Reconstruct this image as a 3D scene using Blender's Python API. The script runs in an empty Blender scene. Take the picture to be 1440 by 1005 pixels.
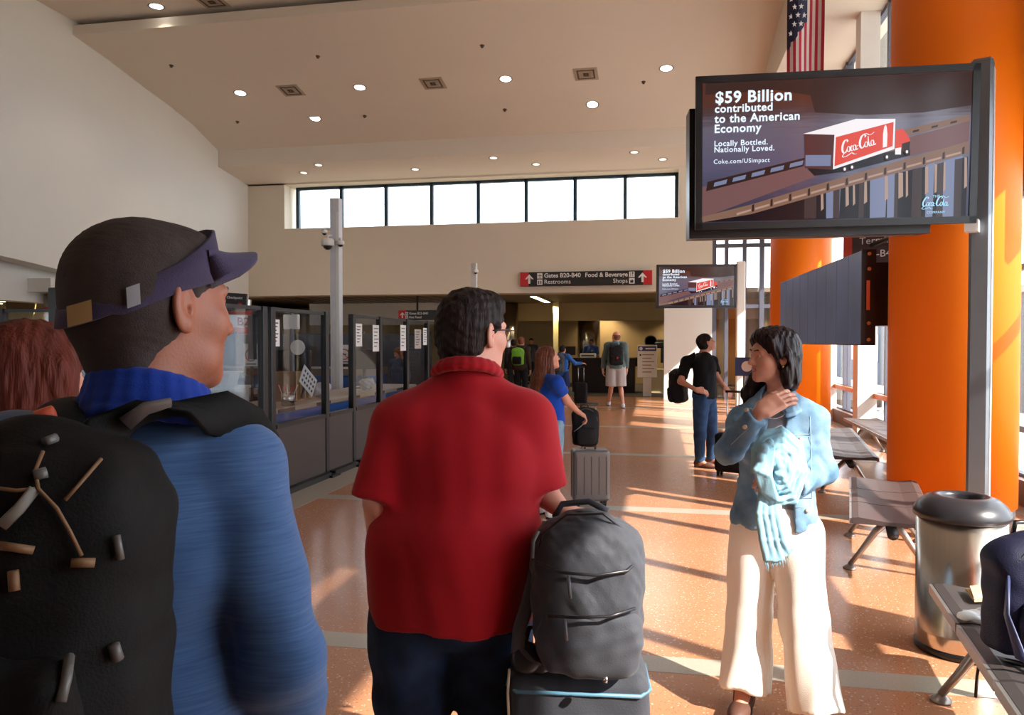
import bpy, bmesh, math, random
import numpy as np
from mathutils import Matrix, Vector
random.seed(7); np.random.seed(7)
SC = bpy.context.scene
COL = SC.collection
# ------------------------------------------------------------------ camera, sky, sun, exposure
f_px = 1080.0
th = math.radians(10.75); ph = math.radians(1.2)
FW = np.array([-math.sin(th)*math.cos(ph), math.cos(th)*math.cos(ph), -math.sin(ph)])
RT = np.array([math.cos(th), math.sin(th), 0.0]); UP = np.cross(RT, FW)
CAM = np.array([0.0, 0.0, 1.6])
cd = bpy.data.cameras.new('camera'); cam = bpy.data.objects.new('camera', cd); COL.objects.link(cam)
cd.sensor_width = 36.0; cd.lens = 36.0*f_px/1440.0; cd.clip_start = .05; cd.clip_end = 500
cam.matrix_world = Matrix(((RT[0], UP[0], -FW[0], CAM[0]), (RT[1], UP[1], -FW[1], CAM[1]), (RT[2], UP[2], -FW[2], CAM[2]), (0, 0, 0, 1)))
SC.camera = cam
SC.view_settings.view_transform = 'Standard'; SC.view_settings.look = 'None'
SC.view_settings.gamma = 1; SC.view_settings.use_curve_mapping = False
SC.view_settings.exposure = 0.42
w = bpy.data.worlds.new('sky'); SC.world = w; w.use_nodes = True
bg = w.node_tree.nodes['Background']; bg.inputs[0].default_value = (.80, .90, 1.0, 1); bg.inputs[1].default_value = 4.2
sd = bpy.data.lights.new('sun', 'SUN'); sd.energy = 10.0; sd.angle = math.radians(.6); sd.color = (1, .93, .83)
SUNEL = math.radians(38)
SUNDIR = Vector((-.85*math.cos(SUNEL), .527*math.cos(SUNEL), -math.sin(SUNEL)))
sun = bpy.data.objects.new('sun', sd); COL.objects.link(sun); sun.rotation_euler = SUNDIR.to_track_quat('-Z', 'Y').to_euler()
SC.cycles.max_bounces = 8; SC.cycles.transparent_max_bounces = 16; SC.cycles.sample_clamp_indirect = 4
SC.cycles.use_denoising = True

# ------------------------------------------------------------------ pixel helpers (points in the place that a pixel sees)
def ray(px, py): return FW + (px-720)/f_px*RT + (502.5-py)/f_px*UP
def at(px, py, t): return CAM + ray(px, py)*t
def onz(px, py, z=0.0): r = ray(px, py); return CAM + r*(z-1.6)/r[2]
def ony(px, py, y): r = ray(px, py); return CAM + r*y/r[1]
def onx(px, py, x): r = ray(px, py); return CAM + r*x/r[0]

# ------------------------------------------------------------------ materials
def lin(c):
    if isinstance(c, str): c = tuple(int(c[i:i+2], 16) for i in (0, 2, 4))
    return tuple(((v/255)/12.92 if v/255 <= .04045 else ((v/255+.055)/1.055)**2.4) for v in c) + (1,)
def _base(name):
    m = bpy.data.materials.new(name); m.use_nodes = True
    return m, m.node_tree.nodes, m.node_tree.links, m.node_tree.nodes['Principled BSDF']
def mat(name, c, rough=.6, metal=0.0, spec=.5, var=.12, vs=6.0, bump=0.0, bs=60.0, coat=0.0, sheen=0.0, stretch=(1, 1, 1), sub=0.0):
    m, N, L, b = _base(name)
    col = lin(c)
    tc = N.new('ShaderNodeTexCoord'); mp = N.new('ShaderNodeMapping'); mp.inputs['Scale'].default_value = stretch
    L.new(tc.outputs['Object'], mp.inputs[0])
    if var > 0:
        n = N.new('ShaderNodeTexNoise'); n.inputs['Scale'].default_value = vs; n.inputs['Detail'].default_value = 3
        L.new(mp.outputs[0], n.inputs['Vector'])
        r = N.new('ShaderNodeMixRGB'); r.blend_type = 'MIX'
        r.inputs[1].default_value = tuple(v*(1-var) for v in col[:3])+(1,); r.inputs[2].default_value = tuple(min(1, v*(1+var)) for v in col[:3])+(1,)
        L.new(n.outputs[0], r.inputs[0]); L.new(r.outputs[0], b.inputs['Base Color'])
    else: b.inputs['Base Color'].default_value = col
    b.inputs['Roughness'].default_value = rough; b.inputs['Metallic'].default_value = metal
    b.inputs['Specular IOR Level'].default_value = spec; b.inputs['Coat Weight'].default_value = coat
    b.inputs['Sheen Weight'].default_value = sheen
    if sub: b.inputs['Subsurface Weight'].default_value = sub; b.inputs['Subsurface Radius'].default_value = (.01, .004, .002)
    if bump > 0:
        n2 = N.new('ShaderNodeTexNoise'); n2.inputs['Scale'].default_value = bs; n2.inputs['Detail'].default_value = 2
        L.new(mp.outputs[0], n2.inputs['Vector'])
        bp = N.new('ShaderNodeBump'); bp.inputs['Strength'].default_value = bump; bp.inputs['Distance'].default_value = .01
        L.new(n2.outputs[0], bp.inputs['Height']); L.new(bp.outputs[0], b.inputs['Normal'])
    return m
def emit(name, c, s=1.0):
    m, N, L, b = _base(name)
    b.inputs['Base Color'].default_value = (0, 0, 0, 1); b.inputs['Emission Color'].default_value = lin(c); b.inputs['Emission Strength'].default_value = s
    b.inputs['Roughness'].default_value = .15; b.inputs['Specular IOR Level'].default_value = .25
    return m
def glass(name, tint=(1, 1, 1), gl=.07, rough=.02):
    m = bpy.data.materials.new(name); m.use_nodes = True; N = m.node_tree.nodes; L = m.node_tree.links
    N.clear(); o = N.new('ShaderNodeOutputMaterial'); t = N.new('ShaderNodeBsdfTransparent'); g = N.new('ShaderNodeBsdfGlossy'); x = N.new('ShaderNodeMixShader')
    t.inputs[0].default_value = tint+(1,); g.inputs['Roughness'].default_value = rough
    x.inputs[0].default_value = gl; L.new(t.outputs[0], x.inputs[1]); L.new(g.outputs[0], x.inputs[2]); L.new(x.outputs[0], o.inputs[0])
    return m
def terrazzo(name):
    m, N, L, b = _base(name)
    tc = N.new('ShaderNodeTexCoord')
    n = N.new('ShaderNodeTexNoise'); n.inputs['Scale'].default_value = 1.3; n.inputs['Detail'].default_value = 4; L.new(tc.outputs['Object'], n.inputs['Vector'])
    c1 = N.new('ShaderNodeMixRGB'); c1.inputs[1].default_value = lin((176, 120, 86)); c1.inputs[2].default_value = lin((194, 138, 102)); L.new(n.outputs[0], c1.inputs[0])
    prev = c1
    for sc, thr, col in ((38, .20, (222, 190, 160)), (60, .2, (128, 70, 44)), (24, .11, (240, 226, 205))):
        v = N.new('ShaderNodeTexVoronoi'); v.inputs['Scale'].default_value = sc; L.new(tc.outputs['Object'], v.inputs['Vector'])
        lt = N.new('ShaderNodeMath'); lt.operation = 'LESS_THAN'; lt.inputs[1].default_value = thr; L.new(v.outputs['Distance'], lt.inputs[0])
        mm = N.new('ShaderNodeMath'); mm.operation = 'MULTIPLY'; mm.inputs[1].default_value = .7; L.new(lt.outputs[0], mm.inputs[0])
        mx = N.new('ShaderNodeMixRGB'); L.new(mm.outputs[0], mx.inputs[0]); L.new(prev.outputs[0], mx.inputs[1]); mx.inputs[2].default_value = lin(col); prev = mx
    L.new(prev.outputs[0], b.inputs['Base Color']); b.inputs['Roughness'].default_value = .22; b.inputs['Specular IOR Level'].default_value = .5
    return m
WALL = mat('warm_white_paint', (222, 210, 190), .85, var=.03, vs=1.0)
CEIL = mat('ceiling_paint', (226, 214, 198), .9, var=.03, vs=.8)
WALLW = mat('cool_white_paint', (226, 222, 212), .85, var=.03, vs=1.0)
TAN = mat('tan_wall_paint', (196, 170, 122), .85, var=.05, vs=1.0)
TERR = terrazzo('orange_terrazzo')
STRIP = mat('grey_terrazzo', (176, 166, 150), .25, var=.15, vs=90)
CARPET = mat('dark_carpet', (62, 52, 46), .95, var=.3, vs=40)
BLACKM = mat('black_powder_coat', (15, 15, 17), .45, var=.1)
ALU = mat('grey_aluminium', (120, 124, 130), .38, .6, var=.06)
STEEL = mat('brushed_steel', (196, 190, 182), .22, 1.0, var=.08, vs=3, stretch=(60, 60, .4))
CHROME = mat('polished_metal', (205, 205, 205), .15, 1.0, var=.02)
ORANGE = mat('orange_column_paint', (255, 124, 6), .5, var=.03, vs=1.2, spec=.3)
GREYP = mat('grey_plinth_paint', (140, 136, 130), .6)
WHITEP = mat('white_plastic', (224, 224, 220), .4, var=.02)
BLKP = mat('black_plastic', (20, 20, 22), .38, var=.1)
BROWNP = mat('brown_grey_laminate', (72, 62, 59), .55, var=.06)
BLUEP = mat('blue_laminate', (20, 84, 158), .45, var=.05)
WOODT = mat('worktop_laminate', (164, 148, 130), .5, var=.08)
PAPER = mat('white_paper', (232, 232, 230), .7, var=.03)
GLS = glass('window_glass', (1, 1, 1), .05)
GLSP = glass('partition_glass', (.84, .86, .88), .035)
RED = mat('red_sign_paint', (190, 36, 40), .5, var=.03)
INK = mat('dark_ink', (50, 50, 56), .7, var=0)
SIGNBLK = mat('sign_black', (34, 34, 36), .45, var=.03)
SIGNW = mat('sign_white', (226, 226, 222), .5, var=0)
SIGNBLUE = mat('sign_blue', (44, 66, 120), .5, var=.03)

# ------------------------------------------------------------------ objects
def setp(o, label=None, cat=None, group=None, kind=None):
    if label: o['label'] = label
    if cat: o['category'] = cat
    if group: o['group'] = group
    if kind: o['kind'] = kind
    return o
def thing(name, label, cat, loc=(0, 0, 0), rz=0.0, group=None):
    o = bpy.data.objects.new(name, None); COL.objects.link(o); o.location = tuple(map(float, loc)); o.rotation_euler = (0, 0, rz)
    o.empty_display_size = .1
    return setp(o, label, cat, group)
def link(name, me, m, parent=None, smooth=None, M4=None):
    o = bpy.data.objects.new(name, me); COL.objects.link(o)
    if m is not None and not me.materials:
        for q in (m if isinstance(m, (list, tuple)) else [m]): me.materials.append(q)
    if parent is not None: o.parent = parent
    if smooth is not None:
        me.polygons.foreach_set('use_smooth', [smooth]*len(me.polygons))
    if M4 is not None: o.matrix_local = M4
    return o
def frame(o, r, u):
    r = Vector(r).normalized(); u = Vector(u); u = (u-r*u.dot(r)).normalized(); n = r.cross(u)
    return Matrix(((r.x, u.x, n.x, o[0]), (r.y, u.y, n.y, o[1]), (r.z, u.z, n.z, o[2]), (0, 0, 0, 1)))
class MB:
    def __init__(s): s.b = bmesh.new()
    def box(s, x0, y0, z0, x1, y1, z1, bev=0.0, M4=None, seg=1):
        r = bmesh.ops.create_cube(s.b, size=1.0); v = r['verts']
        for q in v: q.co = Vector(((x0+x1)/2+q.co.x*abs(x1-x0), (y0+y1)/2+q.co.y*abs(y1-y0), (z0+z1)/2+q.co.z*abs(z1-z0)))
        if bev > 0:
            e = {e for q in v for e in q.link_edges}
            r = bmesh.ops.bevel(s.b, geom=list(e), offset=bev, segments=seg, affect='EDGES', profile=.5)
            if M4 is not None: v = {q for fc in r['faces'] for q in fc.verts} | {q for q in v if q.is_valid}
        if M4 is not None:
            for q in v: q.co = M4 @ q.co
        return s
    def cyl(s, a, b, r, r2=None, n=16, cap=True):
        a = Vector(a); b = Vector(b); d = b-a; r2 = r if r2 is None else r2
        M4 = Matrix.Translation((a+b)/2) @ d.to_track_quat('Z', 'Y').to_matrix().to_4x4()
        bmesh.ops.create_cone(s.b, cap_ends=cap, segments=n, radius1=r, radius2=r2, depth=d.length, matrix=M4); return s
    def tube(s, pts, r, n=8, flat=None):
        pts = [Vector(p) for p in pts]; rings = []
        rr = r if isinstance(r, (list, tuple)) else [r]*len(pts)
        prevx = None
        for i, p in enumerate(pts):
            t = (pts[min(i+1, len(pts)-1)]-pts[max(i-1, 0)]).normalized()
            if prevx is None:
                ref = Vector(flat[0]) if flat else (Vector((0, 0, 1)) if abs(t.z) < .9 else Vector((1, 0, 0)))
            else: ref = prevx
            if flat: ref = Vector(flat[0])
            x = (ref-t*ref.dot(t))
            x = x.normalized() if x.length > 1e-6 else Vector((1, 0, 0)); y = t.cross(x); prevx = x
            fx = 1.0; fy = flat[1] if flat else 1.0
            rings.append([s.b.verts.new(p+x*math.cos(2*math.pi*k/n)*rr[i]*fx+y*math.sin(2*math.pi*k/n)*rr[i]*fy) for k in range(n)])
        for a, b in zip(rings, rings[1:]):
            for k in range(n): s.b.faces.new((a[k], a[(k+1) % n], b[(k+1) % n], b[k]))
        s.b.faces.new(rings[0][::-1]); s.b.faces.new(rings[-1]); return s
    def lathe(s, prof, n=32, c=(0, 0, 0), sy=1.0):
        rings = []
        for r, z in prof: rings.append([s.b.verts.new((c[0]+r*math.cos(2*math.pi*k/n), c[1]+sy*r*math.sin(2*math.pi*k/n), c[2]+z)) for k in range(n)])
        for a, b in zip(rings, rings[1:]):
            for k in range(n): s.b.faces.new((a[k], a[(k+1) % n], b[(k+1) % n], b[k]))
        if prof[0][0] > 1e-4: s.b.faces.new(rings[0][::-1])
        if prof[-1][0] > 1e-4: s.b.faces.new(rings[-1])
        return s
    def poly(s, pts): s.b.faces.new([s.b.verts.new(Vector(p)) for p in pts]); return s
    def prism(s, pts, ext):
        e = Vector(ext); a = [s.b.verts.new(Vector(p)) for p in pts]; b = [s.b.verts.new(Vector(p)+e) for p in pts]; n = len(pts)
        s.b.faces.new(a[::-1]); s.b.faces.new(b)
        for k in range(n): s.b.faces.new((a[k], a[(k+1) % n], b[(k+1) % n], b[k]))
        return s
    def build(s, name, m, parent=None, smooth=False, M4=None):
        bmesh.ops.recalc_face_normals(s.b, faces=s.b.faces)
        me = bpy.data.meshes.new(name); s.b.to_mesh(me); s.b.free(); return link(name, me, m, parent, smooth, M4)
def struct(name, mb, m, parent=None):
    o = mb.build(name, m, parent)
    if parent is None: o['kind'] = 'structure'
    return o
def text(s, size, M4, m, parent, name='lettering', align='LEFT', bold=0.0, shear=0.0, ext=.0008, space=1.0):
    c = bpy.data.curves.new('t', 'FONT'); c.body = s; c.size = size; c.align_x = align; c.offset = bold; c.shear = shear; c.extrude = ext; c.space_character = space; c.resolution_u = 3
    t = bpy.data.objects.new('t', c); COL.objects.link(t)
    me = bpy.data.meshes.new_from_object(t.evaluated_get(bpy.context.evaluated_depsgraph_get())); bpy.data.objects.remove(t); me.materials.clear()
    return link(name, me, m, parent, False, M4)
def copy_tree(o, parent=None):
    c = o.copy(); COL.objects.link(c)
    if parent is not None: c.parent = parent
    for ch in [q for q in o.children]: copy_tree(ch, c)
    return c

# ------------------------------------------------------------------ signed-distance modelling for soft shapes
def rotm(b, p=0.0, r=0.0):
    # columns: right, forward, up; b = compass bearing of 'forward' from +Y, clockwise positive; p looks up; r tilts to the right
    cb, sb = math.cos(b), math.sin(b)
    A = np.array([[cb, sb, 0], [-sb, cb, 0], [0, 0, 1.0]])
    cp, sp = math.cos(p), math.sin(p); B = np.array([[1, 0, 0], [0, cp, -sp], [0, sp, cp]])
    cr, sr = math.cos(r), math.sin(r); D = np.array([[cr, 0, sr], [0, 1, 0], [-sr, 0, cr]])
    return A @ B @ D
class Field:
    def __init__(s): s.p = []
    def add(s, fn, lo, hi, k, op): s.p.append((fn, np.array(lo, float), np.array(hi, float), k, op)); return s
    def ell(s, c, r, R=None, k=.02, op='u'):
        c = np.array(c, float); r = np.array(r, float); R = np.eye(3) if R is None else R
        def fn(P):
            q = (P-c) @ R; k0 = np.sqrt(((q/r)**2).sum(-1)); k1 = np.sqrt(((q/(r*r))**2).sum(-1))+1e-9
            return k0*(k0-1)/k1
        e = np.sqrt(((R*r)**2).sum(1)); return s.add(fn, c-e, c+e, k, op)
    def cone(s, a, b, ra, rb, k=.02, op='u', capa=False, capb=False, sq=None):
        a = np.array(a, float); b = np.array(b, float); ba = b-a; l2 = ba@ba; L = math.sqrt(l2)+1e-9; d = ba/L
        if sq is not None: n = np.array(sq[0], float); n /= np.linalg.norm(n); fac = sq[1]
        def fn(P):
            q = P-a
            if sq is not None: q = q+((q@n)*(fac-1))[..., None]*n
            t = np.clip((q@ba)/l2, 0, 1)
            D = np.sqrt(((q-t[..., None]*ba)**2).sum(-1))-(ra+(rb-ra)*t)
            if capa: D = np.maximum(D, -(q@d))
            if capb: D = np.maximum(D, (q@d)-L)
            return D
        m = max(ra, rb); return s.add(fn, np.minimum(a, b)-m, np.maximum(a, b)+m, k, op)
    def chain(s, pts, rr, k=.02, op='u', sq=None, capa=False, capb=False):
        rr = rr if isinstance(rr, (list, tuple)) else [rr]*len(pts)
        n = len(pts)-1
        for i in range(n): s.cone(pts[i], pts[i+1], rr[i], rr[i+1], k, op, capa=capa and i == 0, capb=capb and i == n-1, sq=sq)
        return s
    def box(s, c, h, R=None, r=.02, k=.02, op='u'):
        c = np.array(c, float); h = np.array(h, float); R = np.eye(3) if R is None else R
        def fn(P):
            q = np.abs((P-c) @ R)-(h-r)
            return np.sqrt((np.maximum(q, 0)**2).sum(-1))+np.minimum(q.max(-1), 0)-r
        e = np.abs(R) @ h; return s.add(fn, c-e, c+e, k, op)
    def cut(s, p, n):   # keeps the side that n points to
        p = np.array(p, float); n = np.array(n, float); n /= np.linalg.norm(n)
        s.p.append((lambda P: -((P-p)@n), None, None, 0, 'i')); return s
    def mesh(s, name, vox, m, parent=None, disp=None, off=0.0, loc=None, facemat=None, smooth=True):
        us = [q for q in s.p if q[4] == 'u']
        lo = np.min([q[1] for q in us], 0)-2.5*vox-.01; hi = np.max([q[2] for q in us], 0)+2.5*vox+.01
        n = np.maximum(3, np.ceil((hi-lo)/vox).astype(int)+1)
        ax = [lo[i]+vox*np.arange(n[i]) for i in range(3)]
        D = np.full(tuple(n), .2, np.float64)
        for fn, l, h, k, op in s.p:
            if op == 'i':
                P = np.stack(np.meshgrid(*ax, indexing='ij'), -1); D = np.maximum(D, fn(P)); continue
            pad = k+3*vox
            i0 = np.clip(np.floor((l-pad-lo)/vox).astype(int), 0, n-1); i1 = np.clip(np.ceil((h+pad-lo)/vox).astype(int)+1, 1, n)
            if (i1 <= i0).any(): continue
            sl = tuple(slice(a, b) for a, b in zip(i0, i1))
            P = np.stack(np.meshgrid(*[ax[i][sl[i]] for i in range(3)], indexing='ij'), -1)
            d = fn(P); A = D[sl]
            if op == 'u':
                if k > 0: hh = np.clip(.5+.5*(A-d)/k, 0, 1); D[sl] = A*(1-hh)+d*hh-k*hh*(1-hh)
                else: D[sl] = np.minimum(A, d)
            else:
                if k > 0: hh = np.clip(.5-.5*(A+d)/k, 0, 1); D[sl] = A*(1-hh)-d*hh+k*hh*(1-hh)
                else: D[sl] = np.maximum(A, -d)
        if disp is not None:
            m3 = np.abs(D) < max(.03, 3*vox); idx = np.nonzero(m3)
            P = np.stack([ax[i][idx[i]] for i in range(3)], -1); D[idx] += disp(P)
        D -= off
        V, F = nets(D, lo, vox)
        if loc is not None: V = V-np.array(loc)
        me = bpy.data.meshes.new(name)
        me.vertices.add(len(V)); me.vertices.foreach_set('co', V.ravel())
        me.loops.add(F.size); me.loops.foreach_set('vertex_index', F.ravel())
        me.polygons.add(len(F)); me.polygons.foreach_set('loop_start', np.arange(0, F.size, 4)); me.polygons.foreach_set('loop_total', np.full(len(F), 4))
        me.update(); me.validate()
        if facemat is not None and len(me.polygons):
            ce = np.empty(len(me.polygons)*3); me.polygons.foreach_get('center', ce); ce = ce.reshape(-1, 3)
            if loc is not None: ce = ce+np.array(loc)
            me.polygons.foreach_set('material_index', facemat(ce).astype(np.int32))
        return link(name, me, m, parent, smooth)
def nets(D, lo, vox):
    S = D < 0
    c = [(i, j, k) for i in (0, 1) for j in (0, 1) for k in (0, 1)]
    n = np.array(D.shape)-1
    cnt = np.zeros(tuple(n), int)
    for i, j, k in c: cnt += S[i:n[0]+i, j:n[1]+j, k:n[2]+k]
    act = np.nonzero((cnt > 0) & (cnt < 8))
    idx = np.full(tuple(n), -1, int); idx[act] = np.arange(len(act[0]))
    base = np.stack(act, -1).astype(float)
    acc = np.zeros_like(base); num = np.zeros(len(base))
    for a in range(8):
        for b in range(a+1, 8):
            A, B = np.array(c[a]), np.array(c[b])
            if np.abs(A-B).sum() != 1: continue
            da = D[act[0]+A[0], act[1]+A[1], act[2]+A[2]]; db = D[act[0]+B[0], act[1]+B[1], act[2]+B[2]]
            x = (da < 0) != (db < 0)
            t = np.where(x, da/np.where(x, da-db, 1), 0)
            acc += np.where(x[:, None], A+(B-A)*t[:, None], 0); num += x
    V = (base+acc/num[:, None])*vox+lo
    F = []
    for a in range(3):
        o = [1 if q == a else 0 for q in range(3)]
        s0 = S[tuple(slice(0, D.shape[q]-o[q]) for q in range(3))]; s1 = S[tuple(slice(o[q], D.shape[q]) for q in range(3))]
        e = np.nonzero(s0 != s1); u, v = (a+1) % 3, (a+2) % 3
        g = np.stack(e, -1); ok = (g[:, u] > 0) & (g[:, v] > 0) & (g[:, u] < n[u]) & (g[:, v] < n[v]) & (g[:, a] < n[a]); g = g[ok]; inside = s0[tuple(g.T)]
        def cell(du, dv):
            h = g.copy(); h[:, u] -= du; h[:, v] -= dv; return idx[tuple(h.T)]
        q = np.stack([cell(1, 1), cell(0, 1), cell(0, 0), cell(1, 0)], -1)
        q[~inside] = q[~inside][:, ::-1]; F.append(q)
    F = np.concatenate(F); F = F[(F >= 0).all(1)]
    return V, F
def waves(seed, amp, scale, n=5, aniso=(1, 1, 1)):
    rs = np.random.RandomState(seed); K = rs.normal(size=(n, 3))*np.array(aniso); K /= np.linalg.norm(K, axis=1)[:, None]; K *= (2*math.pi/scale)*rs.uniform(.6, 1.6, (n, 1)); phs = rs.uniform(0, 6.28, n)
    K2 = rs.normal(size=(n, 3)); K2 *= 2*math.pi/(scale*3)/1.7
    def fn(P):
        r = 0
        for i in range(n): r = r+np.sin(P@K[i]+phs[i]+1.5*np.sin(P@K2[i]+phs[i]*2))
        return r*amp/n*1.4
    return fn
# ================================================================== THE SETTING
XL, XR, YF = -12.3, 3.6, 21.6
YD = 22.4
struct('floor', MB().box(-13.2, -8, -.2, 3.9, YD, 0), TERR)
struct('floor_carpet', MB().box(-26, YD, -.2, 6, 34, -.002), CARPET)
struct('floor_back_hall', MB().box(-26, -8, -.2, -13.2, YD, -.001), STRIP)
for y in (-3.2, .3, 3.85, 7.4, 10.95, 14.5, 18.75):
    struct('trim_floor_strip', MB().box(-3.4, y-.095, -.01, 3.3, y+.095, .0015), STRIP)
struct('trim_border_strip', MB().box(-3.78, -7.5, -.01, -3.4, 20.5, .0016), STRIP)
struct('trim_window_strip', MB().box(3.3, -7.5, -.01, 3.45, 21.5, .0016), STRIP)
# left wall with the low opening under it and a flat arched recess
def wall_left():
    b = MB()
    zb = 2.42
    b.box(XL-.4, 15.4, zb, XL, 21.6, 9.2); b.box(XL-.4, -8, 5.2, XL, 15.4, 9.2)
    pts = [(XL, -8, 5.2)]
    # underside of the arch
    arc = []
    for k in range(25):
        y = 15.0-(k/24.0)*23.0; arc.append((XL, y, 3.0+ .62*(1-((y-3.6)/11.4)**2) if y > -7.9 else 3.0))
    b.prism([(XL, 15.4, 5.2), (XL, 15.4, 2.98)]+[(XL, a[1], a[2]) for a in arc]+[(XL, -8, 5.2)], (-.4, 0, 0))
    b.box(XL-.9, -8, zb, XL-.5, 15.6, 5.2)
    return b
struct('wall_left', wall_left(), WALLW)
struct('wall_back_left', MB().box(-20.4, -8, 0, -20, 30.8, 5.0), TAN)
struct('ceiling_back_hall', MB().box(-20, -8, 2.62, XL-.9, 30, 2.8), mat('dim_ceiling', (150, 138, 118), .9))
struct('trim_wall_bracket', MB().box(XL-.5, 13.75, 2.62, XL+.05, 14.35, 2.9), WALLW)
# far wall with the high window strip
WX = [-10.9+k*(11.4/8) for k in range(9)]
b = MB(); b.box(XL-.4, YF, 2.98, 1.45, YF+.75, 5.0); b.box(XL-.4, YF, 5.0, -11.1, YF+.75, 6.6); b.box(.55, YF, 5.0, 2.7, YF+.75, 9.3); b.box(XL-.4, YF, 6.32, .55, YF+.75, 9.3)
b.box(1.45, YF, 5.6, 3.9, YF+.3, 9.3)
struct('wall_far', b, WALL)
struct('wall_pier', MB().box(.17, YF, 0, 1.45, YF+.75, 2.98), WALLW)
b = MB()
for k, x in enumerate(WX): b.box(x-.05, YF+.45, 5.0, x+.05, YF+.58, 6.32)
b.box(WX[0], YF+.45, 6.24, WX[-1], YF+.58, 6.32); b.box(WX[0], YF+.45, 5.0, WX[-1], YF+.58, 5.05)
wn = b.build('window_1', mat('dark_window_frame', (44, 66, 78), .5, .3)); wn['kind'] = 'structure'
for k in range(8): MB().box(WX[k]+.05, YF+.5, 5.05, WX[k+1]-.05, YF+.515, 6.24).build('pane', GLS, wn)
# ceiling: curved down towards the far wall, stepped
prof = [(14.5, 8.14), (15.6, 7.99), (16.77, 7.78), (17.8, 7.62), (18.8, 7.42), (20.0, 7.02)]
b = MB()
poly = [(XL-.1, y, z) for y, z in prof]+[(XL-.1, 20.0, 6.56), (XL-.1, 21.65, 6.36), (XL-.1, 21.65, 9.3), (XL-.1, 14.9, 9.3), (XL-.1, 14.9, 8.34), (XL-.1, 14.5, 8.34)]
b.prism(poly, (2.5-XL, 0, 0))
struct('ceiling', b, CEIL)
struct('wall_bulkhead', MB().box(2.32, -8.2, 7.25, 2.6, YF, 9.3), CEIL)
struct('ceiling_upper', MB().box(XL-.1, -8.2, 8.45, 2.65, 15.2, 9.3), CEIL)
struct('ceiling_window_bay', MB().box(2.32, -8.2, 7.0, 3.9, YF+.3, 7.25), CEIL)
# window wall on the right
def window_wall():
    fr = MB(); glassp = []
    ys = [-.85+1.4*k for k in range(0, 17)]
    for i, y in enumerate(ys):
        if y > 21.8: continue
        fr.box(3.56, y-.04, .25, 3.70, y+.04, 7.0)
    for z in (.25, .72, 2.35): fr.box(3.58, -.85, z-.03, 3.68, YF, z+.03)
    for z in (5.0, 6.97): fr.box(3.58, -.85, z-.04, 3.68, YF, z+.04)
    pass
    return fr, ys
fr, ys = window_wall()
WFR = mat('window_frame_grey', (92, 92, 104), .45, .2)
wr = struct('window_2', fr, WFR)
for a, c in zip(ys, ys[1:]):
    if c > 21.7: break
    MB().box(3.62, a+.04, .28, 3.63, c-.04, 4.96).build('pane', GLS, wr)
    MB().box(3.62, a+.04, 5.04, 3.63, c-.04, 6.93).build('pane', GLS, wr)
b = MB()
for (y0, y1, z0) in ((-.85, .95, 4.7), (.95, 2.6, 4.25), (2.6, 6.4, 3.75), (6.4, 12.2, 3.1), (12.2, 21.6, 3.95)): b.box(3.71, y0, z0, 3.78, y1, 5.0)
struct('wall_sun_blocker', b, GREYP)  # added panels, lower edges stepped to shape where the sun reaches
struct('wall_right', MB().box(3.5, -8.2, 0, 3.8, -.85, 9.3), WALLW)  # out of view; its end is set to keep sun off the nearest figures
struct('baseboard_right', MB().box(3.48, -.85, 0, 3.8, YF, .25), mat('sill_brown', (120, 86, 74), .5))
struct('trim_window_rail', MB().box(3.5, 9.6, .66, 3.58, YF, .74), mat('rail_orange', (224, 120, 60), .4, .2))
PIER = mat('pier_white', (226, 218, 208), .8, var=.03)
for y in (8.95, 13.7, 16.6, 19.3):
    struct('wall_window_pier', MB().box(3.25, y-.16, 0, 3.55, y+.16, 7.0), PIER)
# unseen added slabs block the high sun; slit lets one floor streak through
b = MB(); b.box(3.9, -9, 7.3, 6.6, -.75, 7.45); b.box(3.9, -.75, 7.3, 5.80, .15, 7.45); b.box(6.0, -.75, 7.3, 6.6, .15, 7.45); b.box(3.9, .15, 7.3, 6.6, 22, 7.45)
struct('trim_sun_blocker', b, GREYP)
struct('wall_behind', MB().box(XL-.5, -8.4, 0, 3.9, -8.0, 9.3), WALL)
# glazed end wall of the bay
b = MB()
for x, hw in ((1.5, .06), (1.83, .05), (2.3, .05), (2.75, .06), (3.15, .04), (3.55, .05)): b.box(x-hw, YF+.02, 0, x+hw, YF+.22, 5.6)
for z in (2.55, 4.2): b.box(1.45, YF+.04, z-.05, 3.6, YF+.16, z+.05)
we = struct('window_3', b, WFR)
for x0, x1 in ((1.56, 1.78), (1.88, 2.25), (2.35, 2.69), (2.81, 3.11), (3.19, 3.5)): MB().box(x0, YF+.1, .1, x1, YF+.112, 5.6).build('pane', GLS, we)
# ground and a pale building seen outside
struct('ground_outside', MB().box(4.0, -60, -.5, 90, 90, -.3), mat('apron_concrete', (190, 186, 178), .9))
struct('ground_beyond', MB().box(-60, 34.2, -.5, 4, 90, -.3), mat('apron_concrete2', (190, 186, 178), .9))
t = thing('terminal_building', 'pale tower and roof seen hazily through the right end of high windows', 'building', (2.0, 45, 0))
WH2 = mat('far_building', (222, 226, 232), .8)
MB().box(-3.4, 0, 0, 4, 8, 8.9).build('wall', WH2, t)
MB().box(-2.4, 0, 8.9, 4, 8, 10.6).prism([(-1.4, 0, 10.6), (.5, 0, 12.2), (4, 0, 12.6), (4, 0, 10.6)], (0, 8, 0)).build('roof', WH2, t)
b = MB(); b.lathe([(.9, 10.6), (.95, 11.6), (.8, 12.6), (.75, 13.4), (.3, 13.9)], 16, c=(0, 2, 0)); b.build('vent_tower', mat('far_grey', (170, 178, 190), .8), t, True)

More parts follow.
